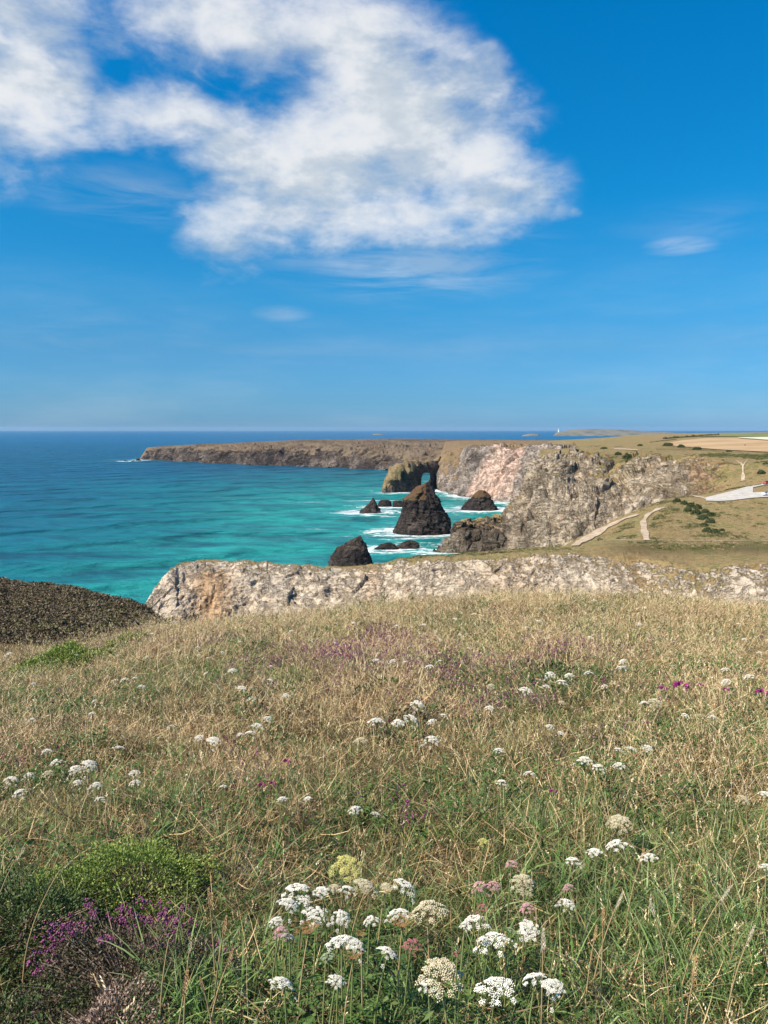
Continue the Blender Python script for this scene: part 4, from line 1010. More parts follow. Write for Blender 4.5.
for kk, (mm, sets) in KINDS.items():
    protos[kk] = []
    for (Bf, Br) in sets:
        f = Bf.build('florets', mm, link=False, smooth=True).data; ra_ = Br.build('rays', m_stem if kk not in 'CB' else m_stemb, link=False).data
        protos[kk].append((f, ra_))
def stem_mesh(h, bend, m, leaves=True, seed=0):
    r = np.random.default_rng(seed); n = 8; na = 6
    th = np.linspace(0, 2 * np.pi, na, endpoint=False); V = []
    for i in range(n):
        t = i / (n - 1); R = 0.0022 * (1.2 - 0.5 * t)
        c = np.array([bend[0] * t * t, bend[1] * t * t, h * t])
        V.append(np.stack([c[0] + R * np.cos(th), c[1] + R * np.sin(th), np.full(na, c[2])], -1))
    return np.array(V).reshape(-1, 3), grid_faces(n, na, wrap=True)
STEMS = {}
LEAFM = None
def feather_leaf():
    B = Blades(); r = np.random.default_rng(3)
    for q in range(1):
        az = 0.0; z = 0.03
        d = np.array([math.cos(az), math.sin(az), 0])
        for j in range(9):
            p = np.array([0, 0, z]) + d * (0.012 + 0.009 * j) + np.array([0, 0, .006 * j - .0006 * j * j])
            for sgn in (-1, 1):
                sd = np.array([-d[1], d[0], 0]) * sgn + d * .6 + np.array([0, 0, .1]); B.leaf(p, np.array([0, 0, 1.0]), sd, 0.018 * (1 - j / 14), 0.006, 0.6)
    return B.build('leaf', m_herb, link=False).data
LEAFM = feather_leaf()
def flower(px, py, dpx, kind, label, group, h=None, tilt=None, seed=0, cat='wild flower', leafy=True, name='wild_carrot'):
    r = np.random.default_rng(int(px * 31 + py * 7) + seed)
    if h is None: h = r.uniform(0.26, 0.36) if py > 830 else r.uniform(0.20, 0.30)
    x, y = at_h(px, py, h)
    g = ground1(x, y)
    depth = y * CT - (g + h - CZ) * ST
    dia = dpx * depth / F * (1.10 if py > 830 else 1.28)
    az = r.uniform(0, 6.28); off = r.uniform(0.0, 0.06)
    bx, by = x - off * math.cos(az), y - off * math.sin(az)
    gz = ground1(bx, by)
    e = empty(name, (bx, by, gz)); tag(e, label, cat, group)
    key = round(h * 25)
    sv, sf = stem_mesh(h + (g - gz) + 0.01 - dia * .40, (off * math.cos(az), off * math.sin(az)), None)
    mesh_np('stem', sv, sf, m_stem if kind not in 'CB' else m_stemb, e)
    fl, ra_ = protos[kind][int(r.integers(0, len(protos[kind])))]
    t = tilt if tilt is not None else (r.normal(0.12, 0.16), r.normal(0, 0.16))
    hd = bpy.data.objects.new('flower_head', ra_); COL.objects.link(hd); hd.parent = e
    hd.location = (x - bx, y - by, h + (g - gz)); hd.rotation_euler = (t[0], t[1], r.uniform(0, 6.28)); hd.scale = (dia, dia, dia * r.uniform(0.75, 1.2))
    fo = bpy.data.objects.new('florets', fl); COL.objects.link(fo); fo.parent = hd
    if leafy:
        for q in range(3):
            lf = bpy.data.objects.new('leaf', LEAFM); COL.objects.link(lf); lf.parent = e; lf.rotation_euler = (0, 0, r.uniform(0, 6.28)); lf.location = (0, 0, 0.045 * q)
    return e
NEAR = [
 (347, 864, 29, 'Y', 'flat greenish yellow flower head at the back of the big white cluster'),
 (297, 886, 27, 'W', 'broad white flower head topping the stack at the big cluster\'s edge'),
 (289, 901, 20, 'W', 'ragged white flower head just beneath the broad topmost one of the cluster'),
 (304, 899, 13, 'W', 'small white flower head tucked against the ragged one in the cluster'),
 (322, 889, 16, 'W', 'small white head between the broad topmost one and the cream ones'),
 (347, 886, 14, 'W', 'small white head just below the flat greenish yellow one'),
 (335, 886, 12, 'C', 'small cream head squeezed between two small white ones under the yellow one'),
 (366, 881, 26, 'C', 'flat cream flower head beside and below the greenish yellow one'),
 (386, 885, 12, 'C', 'tiny cream head between the flat cream one and a round white one'),
 (406, 883, 23, 'W', 'round white head standing alone above the big cream domed one'),
 (276, 918, 15, 'W', 'small white head at the outermost edge of the big cluster'),
 (281, 928, 15, 'P', 'dull pinkish head at the outer edge of the big cluster'),
 (288, 933, 14, 'W', 'narrow white head hanging beside the dull pinkish one'),
 (316, 912, 23, 'W', 'double lobed white head in the middle of the cluster\'s outer half'),
 (341, 915, 18, 'W', 'rounded white head over dry stems in the centre of the cluster'),
 (370, 917, 15, 'W', 'small round white head with a dark eye amid green leaves'),
 (398, 911, 21, 'W', 'white head sitting over a brown dried seed head'),
 (402, 924, 22, 'B', 'brown dried seed head directly below a white one'),
 (427, 901, 33, 'C', 'wide cream dome of a flower head beside the brown seed head'),
 (340, 937, 28, 'W', 'large tilted white head low in the middle of the cluster'),
 (354, 943, 18, 'W', 'round white head touching the large tilted white one'),
 (326, 955, 15, 'G', 'greenish half opened head under the large tilted white one'),
 (388, 948, 22, 'W', 'irregular white head beside the pinkish red one'),
 (412, 939, 18, 'R', 'pinkish red flower head among the white ones'),
 (284, 979, 24, 'W', 'loose white head low down among brown stalks'),
 (336, 978, 16, 'W', 'small white head seen from the side near the lower edge'),
 (353, 958, 17, 'B', 'brown withered head just under the round white ones'),
 (308, 930, 22, 'B', 'brown curled seed head behind dry stalks in the cluster'),
 (361, 935, 11, 'B', 'tiny brown seed head in the gap of the cluster'),
 (442, 966, 40, 'C', 'biggest flower head, a cream dome low beside the cluster'),
 (428, 981, 19, 'W', 'white head half hidden under the biggest cream dome'),
 (495, 983, 38, 'W', 'largest white flower head, low near the bottom of the meadow'),
 (535, 973, 26, 'W', 'tilted white head, the upper of an overlapping pair'),
 (552, 984, 23, 'W', 'tilted white head, the lower of an overlapping pair'),
 (491, 934, 34, 'W', 'large white head with a notch beside its upper edge'),
 (476, 916, 24, 'W', 'white head just above the large notched one'),
 (465, 923, 11, 'W', 'little white head clinging to the side of the pair of white heads'),
 (527, 928, 22, 'W', 'faintly pink white head beside the large notched one'),
 (526, 904, 15, 'P', 'deep pink button head above the faintly pink one'),
 (478, 882, 15, 'P', 'pink button head, the first of two side by side'),
 (494, 882, 15, 'P', 'pink button head, the second of two, nearer the cream one'),
 (512, 861, 13, 'P', 'small pink head lifted above the pair of pink buttons'),
 (524, 878, 22, 'C', 'cream button head beside the pair of pink buttons'),
 (457, 952, 9, 'R', 'tiny red head above the biggest cream dome'),
 (482, 905, 11, 'R', 'tiny red head above the pair of big white ones'),
 (567, 884, 12, 'P', 'small dusty pink head on the stalk above a pale drooping one'),
 (567, 901, 15, 'W', 'pale drooping head on a thick brown dry stalk'),
 (595, 850, 15, 'W', 'bright round white head with a reddish bract under it'),
 (573, 858, 14, 'W', 'dull white head beside the bright round one with the red bract'),
 (615, 841, 20, 'W', 'flat white head just below a cream head in the upper grass'),
 (619, 819, 18, 'C', 'cream head above a flat white one in the upper grass'),
 (648, 854, 16, 'W', 'solitary white head standing in the green grass patch'),
 (484, 840, 11, 'Y', 'tiny yellow head alone in brown grass'),
 (766, 865, 10, 'W', 'white head cut by the edge of the picture above the green grass'),
 (512, 929, 9, 'G', 'small green bud head between the white ones'),
]
for (px, py, d, kd, lb) in NEAR: flower(px, py, d * 1.05, kd, lb, 'wild carrot flowers close by')
CLUSTERS = {
 'seaward above the low bushes': [(12, 777, 12), (18, 791, 10), (30, 773, 9), (47, 749, 9), (48, 771, 10), (55, 760, 10), (75, 767, 13), (77, 781, 8), (90, 762, 14), (96, 783, 10), (100, 797, 9), (120, 746, 11), (134, 771, 9), (135, 780, 10)],
 'scattered below the heather hillside': [(32, 718, 6), (8, 653, 7), (92, 712, 6), (94, 700, 5), (124, 678, 7), (135, 677, 5), (142, 685, 7), (148, 656, 6)],
 'scattered below the pale cliff end': [(171, 725, 7), (199, 736, 8), (213, 739, 12), (232, 669, 8), (242, 687, 8), (240, 733, 7), (250, 731, 10), (252, 697, 7), (258, 724, 10), (268, 717, 9), (271, 679, 6), (286, 694, 7)],
 'in line above the big cluster': [(223, 785, 7), (282, 797, 9), (308, 797, 8), (355, 807, 11), (376, 812, 8)],
 'in the small mid meadow group': [(360, 738, 11), (376, 718, 14), (398, 720, 11), (413, 716, 14), (418, 702, 12), (432, 737, 13), (431, 720, 8), (444, 714, 6)],
 'high up under the tall pinnacle stack': [(377, 659, 8), (392, 660, 6), (405, 661, 5), (429, 665, 7), (440, 660, 4)],
 'in the band under the green spur paths': [(491, 685, 7), (490, 706, 9), (526, 688, 11), (546, 685, 7), (550, 673, 9), (563, 680, 10), (569, 674, 8), (588, 671, 8), (604, 685, 6), (623, 666, 11), (622, 660, 7), (562, 701, 6)],
 'above the bright round head': [(499, 748, 9), (502, 780, 9), (529, 771, 10), (550, 725, 7), (561, 732, 7), (585, 757, 13), (598, 765, 10), (619, 763, 11), (619, 748, 8), (632, 747, 10), (648, 746, 9)],
 'beside the magenta flowers': [(656, 700, 11), (644, 701, 8), (686, 714, 7), (699, 714, 6), (712, 715, 7), (725, 668, 7), (725, 680, 8), (748, 675, 9), (742, 670, 5)],
 'above the green grass patch': [(745, 797, 11), (766, 792, 11)]}
ORD = ['first', 'second', 'third', 'fourth', 'fifth', 'sixth', 'seventh', 'eighth', 'ninth', 'tenth', 'eleventh', 'twelfth', 'thirteenth', 'fourteenth']
for where, lst in CLUSTERS.items():
    lst = sorted(lst)
    for i, (px, py, d) in enumerate(lst):
        flower(px, py, d * 1.0, 'W' if (px * 7 + py) % 9 else 'C', f'{ORD[i]} flower head from the sea side, {where}', 'small white flower heads across the meadow', leafy=False)
r_ = np.random.default_rng(99)
for i in range(34):
    px = r_.uniform(5, 765); py = np.interp(px, cx_, cy_) + r_.uniform(8, 60)
    flower(px, py, r_.uniform(3, 5), 'W', 'tiny white flower head dotted far off in the grass under the meadow crest', 'tiny far flower heads', leafy=False)
# magenta flowers
Bm = Blades(); r2_ = np.random.default_rng(4)
for i in range(26):
    q = r2_.normal(0, 1, 3); q /= np.linalg.norm(q); q[2] = abs(q[2]) * .7
    for j in range(3): Bm.leaf(q * .25, r2_.normal(0, 1, 3), q + r2_.normal(0, .3, 3), 0.28, 0.14, r2_.random())
mag = Bm.build('petals', m_mag, link=False).data
for i, (px, py, d, lb) in enumerate([(681, 687, 17, 'vivid magenta flower cluster, the largest one, under the car park'), (663, 689, 8, 'small magenta bloom just seaward of the largest magenta cluster'), (701, 686, 8, 'small magenta bloom between the two big magenta clusters'),
        (726, 690, 8, 'dim magenta bloom beside the edge cluster'), (762, 694, 14, 'magenta flower cluster cut close by the picture\'s inland edge'), (287, 762, 9, 'lone magenta bloom in dry grass above the big white cluster'),
        (262, 786, 9, 'magenta bloom in the lower pair, seaward one'), (273, 784, 8, 'magenta bloom in the lower pair, inland one'), (343, 656, 10, 'magenta bloom in the heather patch near the crest'), (553, 792, 8, 'dark magenta bloom in mid meadow under the middle band'), (59, 748, 6, 'dark magenta bloom among the outer white heads')]):
    h = 0.18; x, y = at_h(px, py, h); g = ground1(x, y); e = empty('magenta_flower', (x, y, g)); tag(e, lb, 'wild flower', 'magenta flowers in the meadow')
    dia = d * (y * CT - (g + h - CZ) * ST) / F
    sv, sf = stem_mesh(h, (0, 0), None); mesh_np('stem', sv, sf, m_stem, e)
    o = bpy.data.objects.new('petals', mag); COL.objects.link(o); o.parent = e; o.location = (0, 0, h); o.scale = (dia, dia, dia)
# tall dry stalks with seed heads, one by one
def stalk(px, py, h, dpx, label, head, lean, sway):
    x, y = at_h(px, py, h); g = ground1(x, y); dist = (y * CT - (g + h - CZ) * ST)
    bx, by = x - lean, y; gz = ground1(bx, by)
    e = empty('dry_stalk', (bx, by, gz)); tag(e, label, 'grass stalk', 'dry stalks standing in the near grass')
    sv, sf = stem_mesh(h + g - gz, (lean, sway), None); mesh_np('stem', sv * np.array([1, 1, 1]), sf, m_stemb, e)
    B = Blades(); rr = np.random.default_rng(int(px)); L = dpx * dist / F
    for i in range(70):
        t = i / 70; a = i * 2.4; p = np.array([lean + lean * .3 * t, sway, h + g - gz - L * .2 + L * t])
        R = L * .11 * math.sin(math.pi * min(1, t * .85 + .12))
        B.leaf(p + np.array([math.cos(a), math.sin(a), 0]) * R * .5, np.array([math.cos(a), math.sin(a), .2]), np.array([math.cos(a) * .35, math.sin(a) * .35, 1]), L * .16, L * .05, rr.uniform(.3, 1))
    B.build('seed_head', head, e)
m_seedt = leaf_mat('seed_tan', [(0.0, (0.42, 0.24, 0.10)), (1.0, (0.62, 0.42, 0.22))], trans=0, instvar=0)
m_seedp = leaf_mat('seed_pale', [(0.0, (0.50, 0.40, 0.24)), (1.0, (0.72, 0.62, 0.45))], trans=0, instvar=0)
for (px, py, h, d, lb, hd, ln, sw) in [
    (189, 953, .30, 13, 'pale fluffy topped stalk beside the heather clump', m_seedp, .02, 0), (169, 939, .28, 6, 'stalk with a tiny round pale knob over the heather', m_seedp, .03, 0),
    (223, 934, .32, 22, 'slender tan seed spike between heather and white cluster', m_seedt, .03, 0), (210, 905, .30, 20, 'thin tan seed spike in front of the bare twigs', m_seedt, -.01, 0),
    (184, 993, .30, 28, 'thick brown spike rising from green blades', m_seedt, .03, 0), (204, 990, .27, 16, 'short tan spike in the green blades', m_seedt, -.03, 0),
    (227, 965, .25, 20, 'curved orange tan spike at the tip of green blades', m_seedt, .05, 0), (603, 925, .32, 22, 'upright tan seed spike beyond the pale drooping head', m_seedt, .0, 0),
    (543, 950, .30, 26, 'stout pale seed spike above the tilted white pair', m_seedp, .0, 0), (594, 940, .28, 18, 'reddish tan spike in the green grass', m_seedt, .02, 0),
    (616, 907, .32, 18, 'bent pale seed head in the green patch', m_seedp, .06, 0), (640, 862, .30, 16, 'small tan seed head beside the solitary white head', m_seedt, .04, 0),
    (655, 915, .34, 20, 'pale husk on a stalk in mid green patch', m_seedp, -.05, 0), (693, 980, .28, 30, 'tall tan spike low in the green patch', m_seedt, .02, 0),
    (585, 790, .3, 12, 'tan seed head beyond the bright round white flower', m_seedt, .03, 0), (720, 900, .34, 18, 'leaning pale stalk before the inland edge', m_seedp, .10, 0),
    (505, 945, .22, 16, 'dark tan spike between two big white heads', m_seedt, .0, 0), (748, 940, .30, 18, 'pale spike near the inland picture edge', m_seedp, .05, 0),
    (15, 860, .36, 14, 'pale stalk head crossing the spreading bush', m_seedp, .10, 0), (60, 870, .36, 12, 'pale stalk leaning over the spreading bush', m_seedp, .12, 0)]:
    stalk(px, py, h, d, lb, hd, ln, sw)

# ------------------------------------------------------------------ things on the spur, the slopes and the fields
def bvh_of(o):
    me = o.data; n = len(me.vertices); co = np.empty(n * 3, dtype=np.float32); me.vertices.foreach_get('co', co)
    return BVHTree.FromPolygons([tuple(v) for v in co.reshape(-1, 3)], [tuple(p.vertices) for p in me.polygons])
BV = [bvh_of(ridge), bvh_of(cove)]
def hit(px, py, which=None):
    for k_ in range(16):
        h = hit0(px, py + k_ * 0.4, which)
        if h is not None: return h
    return None
def hit0(px, py, which=None):
    r = ray(px, py).normalized(); best = None
    for i, bv in enumerate(BV):
        if which is not None and i != which: continue
        h = bv.ray_cast(Vector((0, 0, CZ)), r)
        if h[0] is not None and (best is None or h[3] < best[3]): best = h
    return best[0] if best else None
def top_z(x, y, which=None):
    zs = []
    for i, bv in enumerate(BV):
        if which is not None and i != which: continue
        h = bv.ray_cast(Vector((x, y, 300)), Vector((0, 0, -1)))
        if h[0] is not None: zs.append(h[0].z)
    return max(zs) if zs else None
def patch(name, A, Bp, m, which, nu=60, nv=8, lift=0.24, kind='structure'):
    wk = 1.0 if 'path' in name else 0.0
    """a surface laid over the land between two edges given along their length"""
    A = np.array(A, float); Bp = np.array(Bp, float)
    ta = np.linspace(0, 1, len(A)); tb = np.linspace(0, 1, len(Bp)); V = []
    def edge(E, te, t):
        q = np.array([np.interp(t, te, E[:, 0]), np.interp(t, te, E[:, 1])]); return q
    last = None
    P3 = {}
    for i in range(nu):
        t = i / (nu - 1); a = edge(A, ta, t); b_ = edge(Bp, tb, t)
        ha = hit(a[0], a[1], which); hb = hit(b_[0], b_[1], which)
        if ha is None or hb is None: ha = ha or hb or last; hb = hb or ha
        if ha is None: return
        last = ha
        wob = wk * (0.45 + 0.16 * math.sin(i * .23) * math.sin(i * .11) + 0.10 * math.sin(i * .31 + 1))
        for j in range(nv):
            s = j / (nv - 1); p = ha.lerp(hb, s + (wob * 0.5 * (1 - 2 * s) if 0 < 1 else 0))
            z = top_z(p.x, p.y, which)
            V.append((p.x, p.y, (z if z is not None else p.z) + lift))
    o = mesh_np(name, V, grid_faces(nu, nv), m)
    return tag(o, kind=kind)
def soil(name, c1, c2, sc):
    m, k, b = mat(name); p = k.pos()
    n = k.noise(p, sc, 5, 0.65); k.put(b.inputs['Base Color'], k.mix(k.mr(n, .35, .65), c1, c2)); k.put(b.inputs['Normal'], k.bump(n, .4, .1)); return m
m_path = soil('path_soil', (0.30, 0.22, 0.14), (0.50, 0.385, 0.275), 0.5)
m_park = soil('gravel', (0.38, 0.34, 0.29), (0.50, 0.46, 0.41), 0.5)
m_field = soil('stubble', (0.33, 0.21, 0.11), (0.44, 0.30, 0.16), 0.02)
m_fieldg = soil('pasture', (0.12, 0.15, 0.05), (0.19, 0.20, 0.07), 0.05)
m_fieldp = soil('pale_crop', (0.46, 0.42, 0.30), (0.62, 0.55, 0.40), 0.05)
patch('footpath', [(566, 546.5), (580, 538), (592, 531), (606, 524.5), (622, 518), (636, 514)], [(584, 546.5), (594, 541), (604, 535), (612, 528.5), (626, 520.5), (640, 515.5)], m_path, 0, 80, 10)
patch('footpath', [(640, 541), (638.5, 531), (638.5, 522), (644, 514.5), (655, 508.5), (664, 507)], [(653.5, 541), (650.5, 533), (648, 524), (650, 517), (659, 511), (664.5, 509)], m_path, 0, 90, 10)
patch('footpath', [(600, 540.8), (640, 540.5), (690, 541.0), (768, 540.9)], [(600, 541.3), (640, 541.2), (690, 541.5), (768, 541.4)], m_path, 0, 90, 3)
patch('footpath', [(672, 495.3), (690, 494), (707, 497.6)], [(672, 497.3), (690, 496.5), (707, 500.5)], m_path, 0, 40, 5)
patch('car_park', [(706, 497.8), (718, 495), (733, 491.3), (747, 487), (753, 485.6)], [(706, 501.2), (718, 501.6), (733, 500.8), (747, 499), (753, 498.4)], m_park, 0, 80, 24)
patch('car_park_road', [(752.8, 493.0), (768, 492.6), (800, 492)], [(752.8, 498.4), (768, 497.6), (800, 496.5)], m_park, 0, 50, 12, lift=0.28)
patch('car_park_road', [(752.8, 485.6), (762, 484.2), (775, 482.8), (800, 480)], [(752.8, 488.0), (762, 486), (775, 484.5), (800, 482)], m_park, 0, 50, 8, lift=0.28)
patch('slope_path', [(739.5, 462), (741.5, 466), (741.5, 472), (740, 478), (737.5, 482)], [(742.5, 463), (743.8, 466), (744.3, 472), (746, 477), (748.5, 480.5)], m_path, 1, 50, 8, lift=.3)
patch('slope_path', [(735, 460.5), (738, 463), (741, 466)], [(736, 459.8), (739.5, 462.3), (743, 465)], m_path, 1, 30, 4, lift=.3)
patch('slope_path', [(747.5, 459.8), (744, 463), (742, 466)], [(748.5, 460.4), (745.5, 463.8), (744, 467)], m_path, 1, 30, 4, lift=.3)
patch('slope_track', [(614, 448.7), (625, 448.9), (638, 450)], [(614, 449.7), (625, 450.1), (638, 450.8)], m_path, 1, 30, 4, lift=.4)
patch('stubble_field', [(664, 443.8), (682, 440.8), (700, 439), (718, 437.6), (768, 437.8), (840, 438)], [(664, 445.2), (682, 447), (700, 448.5), (718, 450), (768, 452.6), (840, 456)], m_field, 1, 150, 60, lift=0.5)
patch('pale_field', [(738, 438.2), (768, 438.0), (840, 438)], [(738, 438.8), (768, 441.2), (840, 444)], m_fieldp, 1, 60, 20, lift=1.2)
patch('green_field', [(700, 436.2), (730, 434.6), (768, 434.2), (840, 434)], [(700, 437.0), (730, 437.2), (768, 437.4), (840, 437.5)], m_fieldg, 1, 60, 12, lift=0.8)

m_shrub = leaf_mat('shrub_leaf', [(0.0, (0.035, 0.05, 0.018)), (0.5, (0.06, 0.08, 0.025)), (1.0, (0.11, 0.12, 0.045))], trans=0.1, instvar=0)
m_hedge = leaf_mat('hedge_leaf', [(0.0, (0.06, 0.045, 0.03)), (0.5, (0.11, 0.085, 0.05)), (1.0, (0.10, 0.11, 0.045))], trans=0.1, instvar=0)
def clump_np(n, rx, ry, rz, leaf, r, zoff=0.0):
    """leaf quads through a lumpy dome; returns vertex and face arrays"""
    u = r.uniform(0, 6.283, n); v = np.arcsin(r.uniform(0, 1, n)); q = np.stack([np.cos(u) * np.cos(v), np.sin(u) * np.cos(v), np.sin(v)], -1)
    l = 1 + 0.35 * fbm(q * 1.9 + r.uniform(0, 50), 3, seed=2)
    P = q * np.array([rx, ry, rz]) * (l * (1 - np.abs(r.normal(0, .18, n))))[:, None]; P[:, 2] += zoff
    a = r.normal(0, 1, (n, 3)); a /= np.linalg.norm(a, axis=1)[:, None]
    b_ = np.cross(a, r.normal(0, 1, (n, 3)) + q); b_ /= np.linalg.norm(b_, axis=1)[:, None]
    s = leaf * r.uniform(.5, 1.2, n)[:, None]
    V = np.stack([P - a * s, P + b_ * s * .5, P + a * s, P - b_ * s * .5], 1).reshape(-1, 3)
    return V, np.arange(4 * n).reshape(-1, 4), np.repeat(r.random(n), 4)
def shrub(px, py, wpx, hpx, label, group, which=0, m=None, seed=0, n=900):
    p = hit(px, py, which)
    if p is None: return
    r = np.random.default_rng(int(px * 13 + py) + seed); W = wpx * p.y / F / 2; H = hpx * p.y / F
    e = empty('shrub', (p.x, p.y, p.z - .1)); tag(e, label, 'shrub', group)
    V, Q, rr = clump_np(n, W, W * .8, H, max(.10, W * .13), r)
    mesh_np('crown', V, Q, m or m_shrub, e, False, attrs={'rnd': rr, 'along': rr * 0})
    B = Blades()
    for i in range(5): B.blade((0, 0, -.3), r.uniform(0, 6.28), H * .8 + .3, r.uniform(.1, .7), .2, W * .06, 4, .5)
    B.build('trunk', m_twig, e)
SL = [(677, 502, 9, 4, 'first dark shrub of the line, nearest the cove cliff edge'), (684, 504.5, 9, 4, 'shrub just behind the first one of the line on the green spur'), (691, 507, 10, 5, 'round dark shrub, third down the line'),
      (698, 509, 9, 5, 'shrub shoulder to shoulder with the round third one'), (688, 511.5, 10, 5, 'low shrub on the seaward side of the line'), (696, 514.5, 12, 6, 'broad shrub in the middle of the line'),
      (705, 513, 9, 5, 'shrub on the car park side of the broad middle one'), (711, 516.5, 10, 5, 'shrub by pale stones on the car park side of the line'), (703, 519.5, 12, 6, 'dense shrub below the broad middle one'),
      (710, 523, 11, 5, 'dark shrub below the dense one'), (704, 526, 9, 4, 'small shrub in the lower part of the line'), (707, 532, 10, 5, 'dark purple tinged shrub at the low end of the line'), (715, 533, 12, 5, 'wide last shrub at the foot of the line'), (722, 531, 7, 3, 'tiny outlier shrub past the foot of the line')]
for i, (px, py, a, h_, lb) in enumerate(SL): shrub(px, py, a, h_, lb, 'dark shrubs in a line down the green spur', 0, m_shrub)
for (px, py, a, h_, lb) in [(668, 446, 10, 3.6, 'round green shrub under the stubble field, first of the row'), (681, 447.5, 8, 3, 'second shrub of the row under the stubble field'), (697, 449.8, 9, 3.4, 'third and darkest shrub of the row under the stubble field'),
        (628, 459, 11, 6, 'dark purple shrub in the grassy gully above the cove cliff'), (618, 455, 8, 3, 'low shrub up the gully from the dark purple one'), (762, 473.5, 9, 4, 'dark shrub on the slope above the red car'), (766, 464, 6, 2.2, 'little shrub high on the slope over the car park'),
        (729, 451.6, 6, 1.8, 'small shrub in the hedge line below the stubble field'), (640, 446, 6, 2, 'small distant shrub on the cliff top plateau'), (604, 449, 7, 2, 'faint shrub on the plateau beside the pale track'), (745, 446, 2.2, 1.6, 'tiny lone bush out in the stubble field')]:
    shrub(px, py, a, h_, lb, 'shrubs about the far slopes', 1, m_shrub)
def hedge(name, pts, hpx, label, m, which, n=2200, wob=.4, cat='hedge'):
    r = np.random.default_rng(len(label)); P = [hit(a, y, which) for a, y in pts]; P = [p for p in P if p is not None]
    if len(P) < 2: return
    seg = np.array([[p.x, p.y, p.z] for p in P]); t = np.linspace(0, 1, 90); tt = np.linspace(0, 1, len(seg))
    C3 = np.stack([np.interp(t, tt, seg[:, i]) for i in range(3)], -1)
    c0 = C3[0].copy(); VV = []; QQ = []; RR = []; nn = 0
    for c in C3:
        H = hpx * c[1] / F * r.uniform(.6, 1.25); W = max(np.linalg.norm(C3[1] - C3[0]) * .9, H * .8)
        z = top_z(c[0], c[1], which) or c[2]
        V, Q, rr = clump_np(n // 90, W, H * 1.0, H, H * .28, r)
        VV.append(V + np.array([c[0], c[1], z - .2]) - c0); QQ.append(Q + nn); RR.append(rr); nn += len(V)
    e = empty(name, tuple(c0)); tag(e, label, cat)
    o = mesh_np('foliage', np.concatenate(VV), np.concatenate(QQ), m, e, False, attrs={'rnd': np.concatenate(RR), 'along': np.concatenate(RR) * 0})
hedge('hedgerow', [(664, 439.2), (680, 437.8), (700, 436.6), (718, 435.6)], 2.0, 'dark hedgerow along the top edge of the stubble field', m_hedge, 1, 4000)
hedge('hedgerow', [(650, 442.6), (664, 441), (676, 439.8)], 1.0, 'thin broken hedge leading down from the dark hedgerow', m_hedge, 1)
hedge('hedgerow', [(664, 446.2), (690, 449), (712, 450.8), (740, 452.4), (768, 453.4), (800, 454)], 0.9, 'low scrubby hedge along the bottom of the stubble field', m_hedge, 1, 4000)
hedge('hedgerow', [(718, 435.9), (745, 434.6), (768, 433.8), (800, 433)], 0.8, 'faint hedge beyond the green field on the skyline', m_hedge, 1)
hedge('hedge_bank', [(724, 491), (735, 488.5), (745, 486), (755, 483.2), (768, 480.5), (790, 477)], 1.6, 'dark overgrown bank behind the pale car park', m_hedge, 0, 4000)
hedge('hedge_bank', [(700, 494), (712, 493), (722, 491.4)], 0.9, 'low grassy bank between cove edge and car park', m_hedge, 0)

# ---- cars
m_glass = plain('car_glass', (0.02, 0.025, 0.03), 0.08, 0.6); m_tyre = plain('tyre', (0.02, 0.02, 0.02), 0.9, 0.1); m_rim = plain('wheel_rim', (0.5, 0.5, 0.52), 0.35, 0.5, metal=.7)
m_lamp = plain('lamp_glass', (0.75, 0.75, 0.72), 0.2, 0.5)
def prism(prof, w0, w1f, m, name, parent, inset=0.0):
    """side profile (x, z) closed and given width; the upper points narrow inwards"""
    n = len(prof); V = []
    for s in (-1, 1):
        for x, z in prof: V.append((x, s * (w0 if z < 0.95 else w0 * w1f), z))
    F_ = [[i, (i + 1) % n, (i + 1) % n + n, i + n] for i in range(n)]
    import bmesh
    me = bpy.data.meshes.new(name); me.from_pydata(V, [], F_ + [list(range(n))[::-1], list(range(n, 2 * n))])
    bm = bmesh.new(); bm.from_mesh(me); bmesh.ops.recalc_face_normals(bm, faces=bm.faces)
    bmesh.ops.bevel(bm, geom=[e for e in bm.edges], offset=0.04, segments=2, affect='EDGES'); bm.to_mesh(me); bm.free()
    me.materials.append(m); o = bpy.data.objects.new(name, me); COL.objects.link(o); o.parent = parent; return o
def disc(r, w, m, name, parent, loc):
    n = 24; V = []; th = np.linspace(0, 2 * np.pi, n, endpoint=False); prof = [(0.001, -w), (r * .92, -w), (r, -w * .7), (r, w * .7), (r * .92, w), (0.001, w)]
    for rr, y in prof: V.append(np.stack([rr * np.cos(th), np.full(n, y), rr * np.sin(th)], -1))
    o = mesh_np(name, np.array(V).reshape(-1, 3), grid_faces(len(prof), n, wrap=True), m, parent); o.location = loc; return o
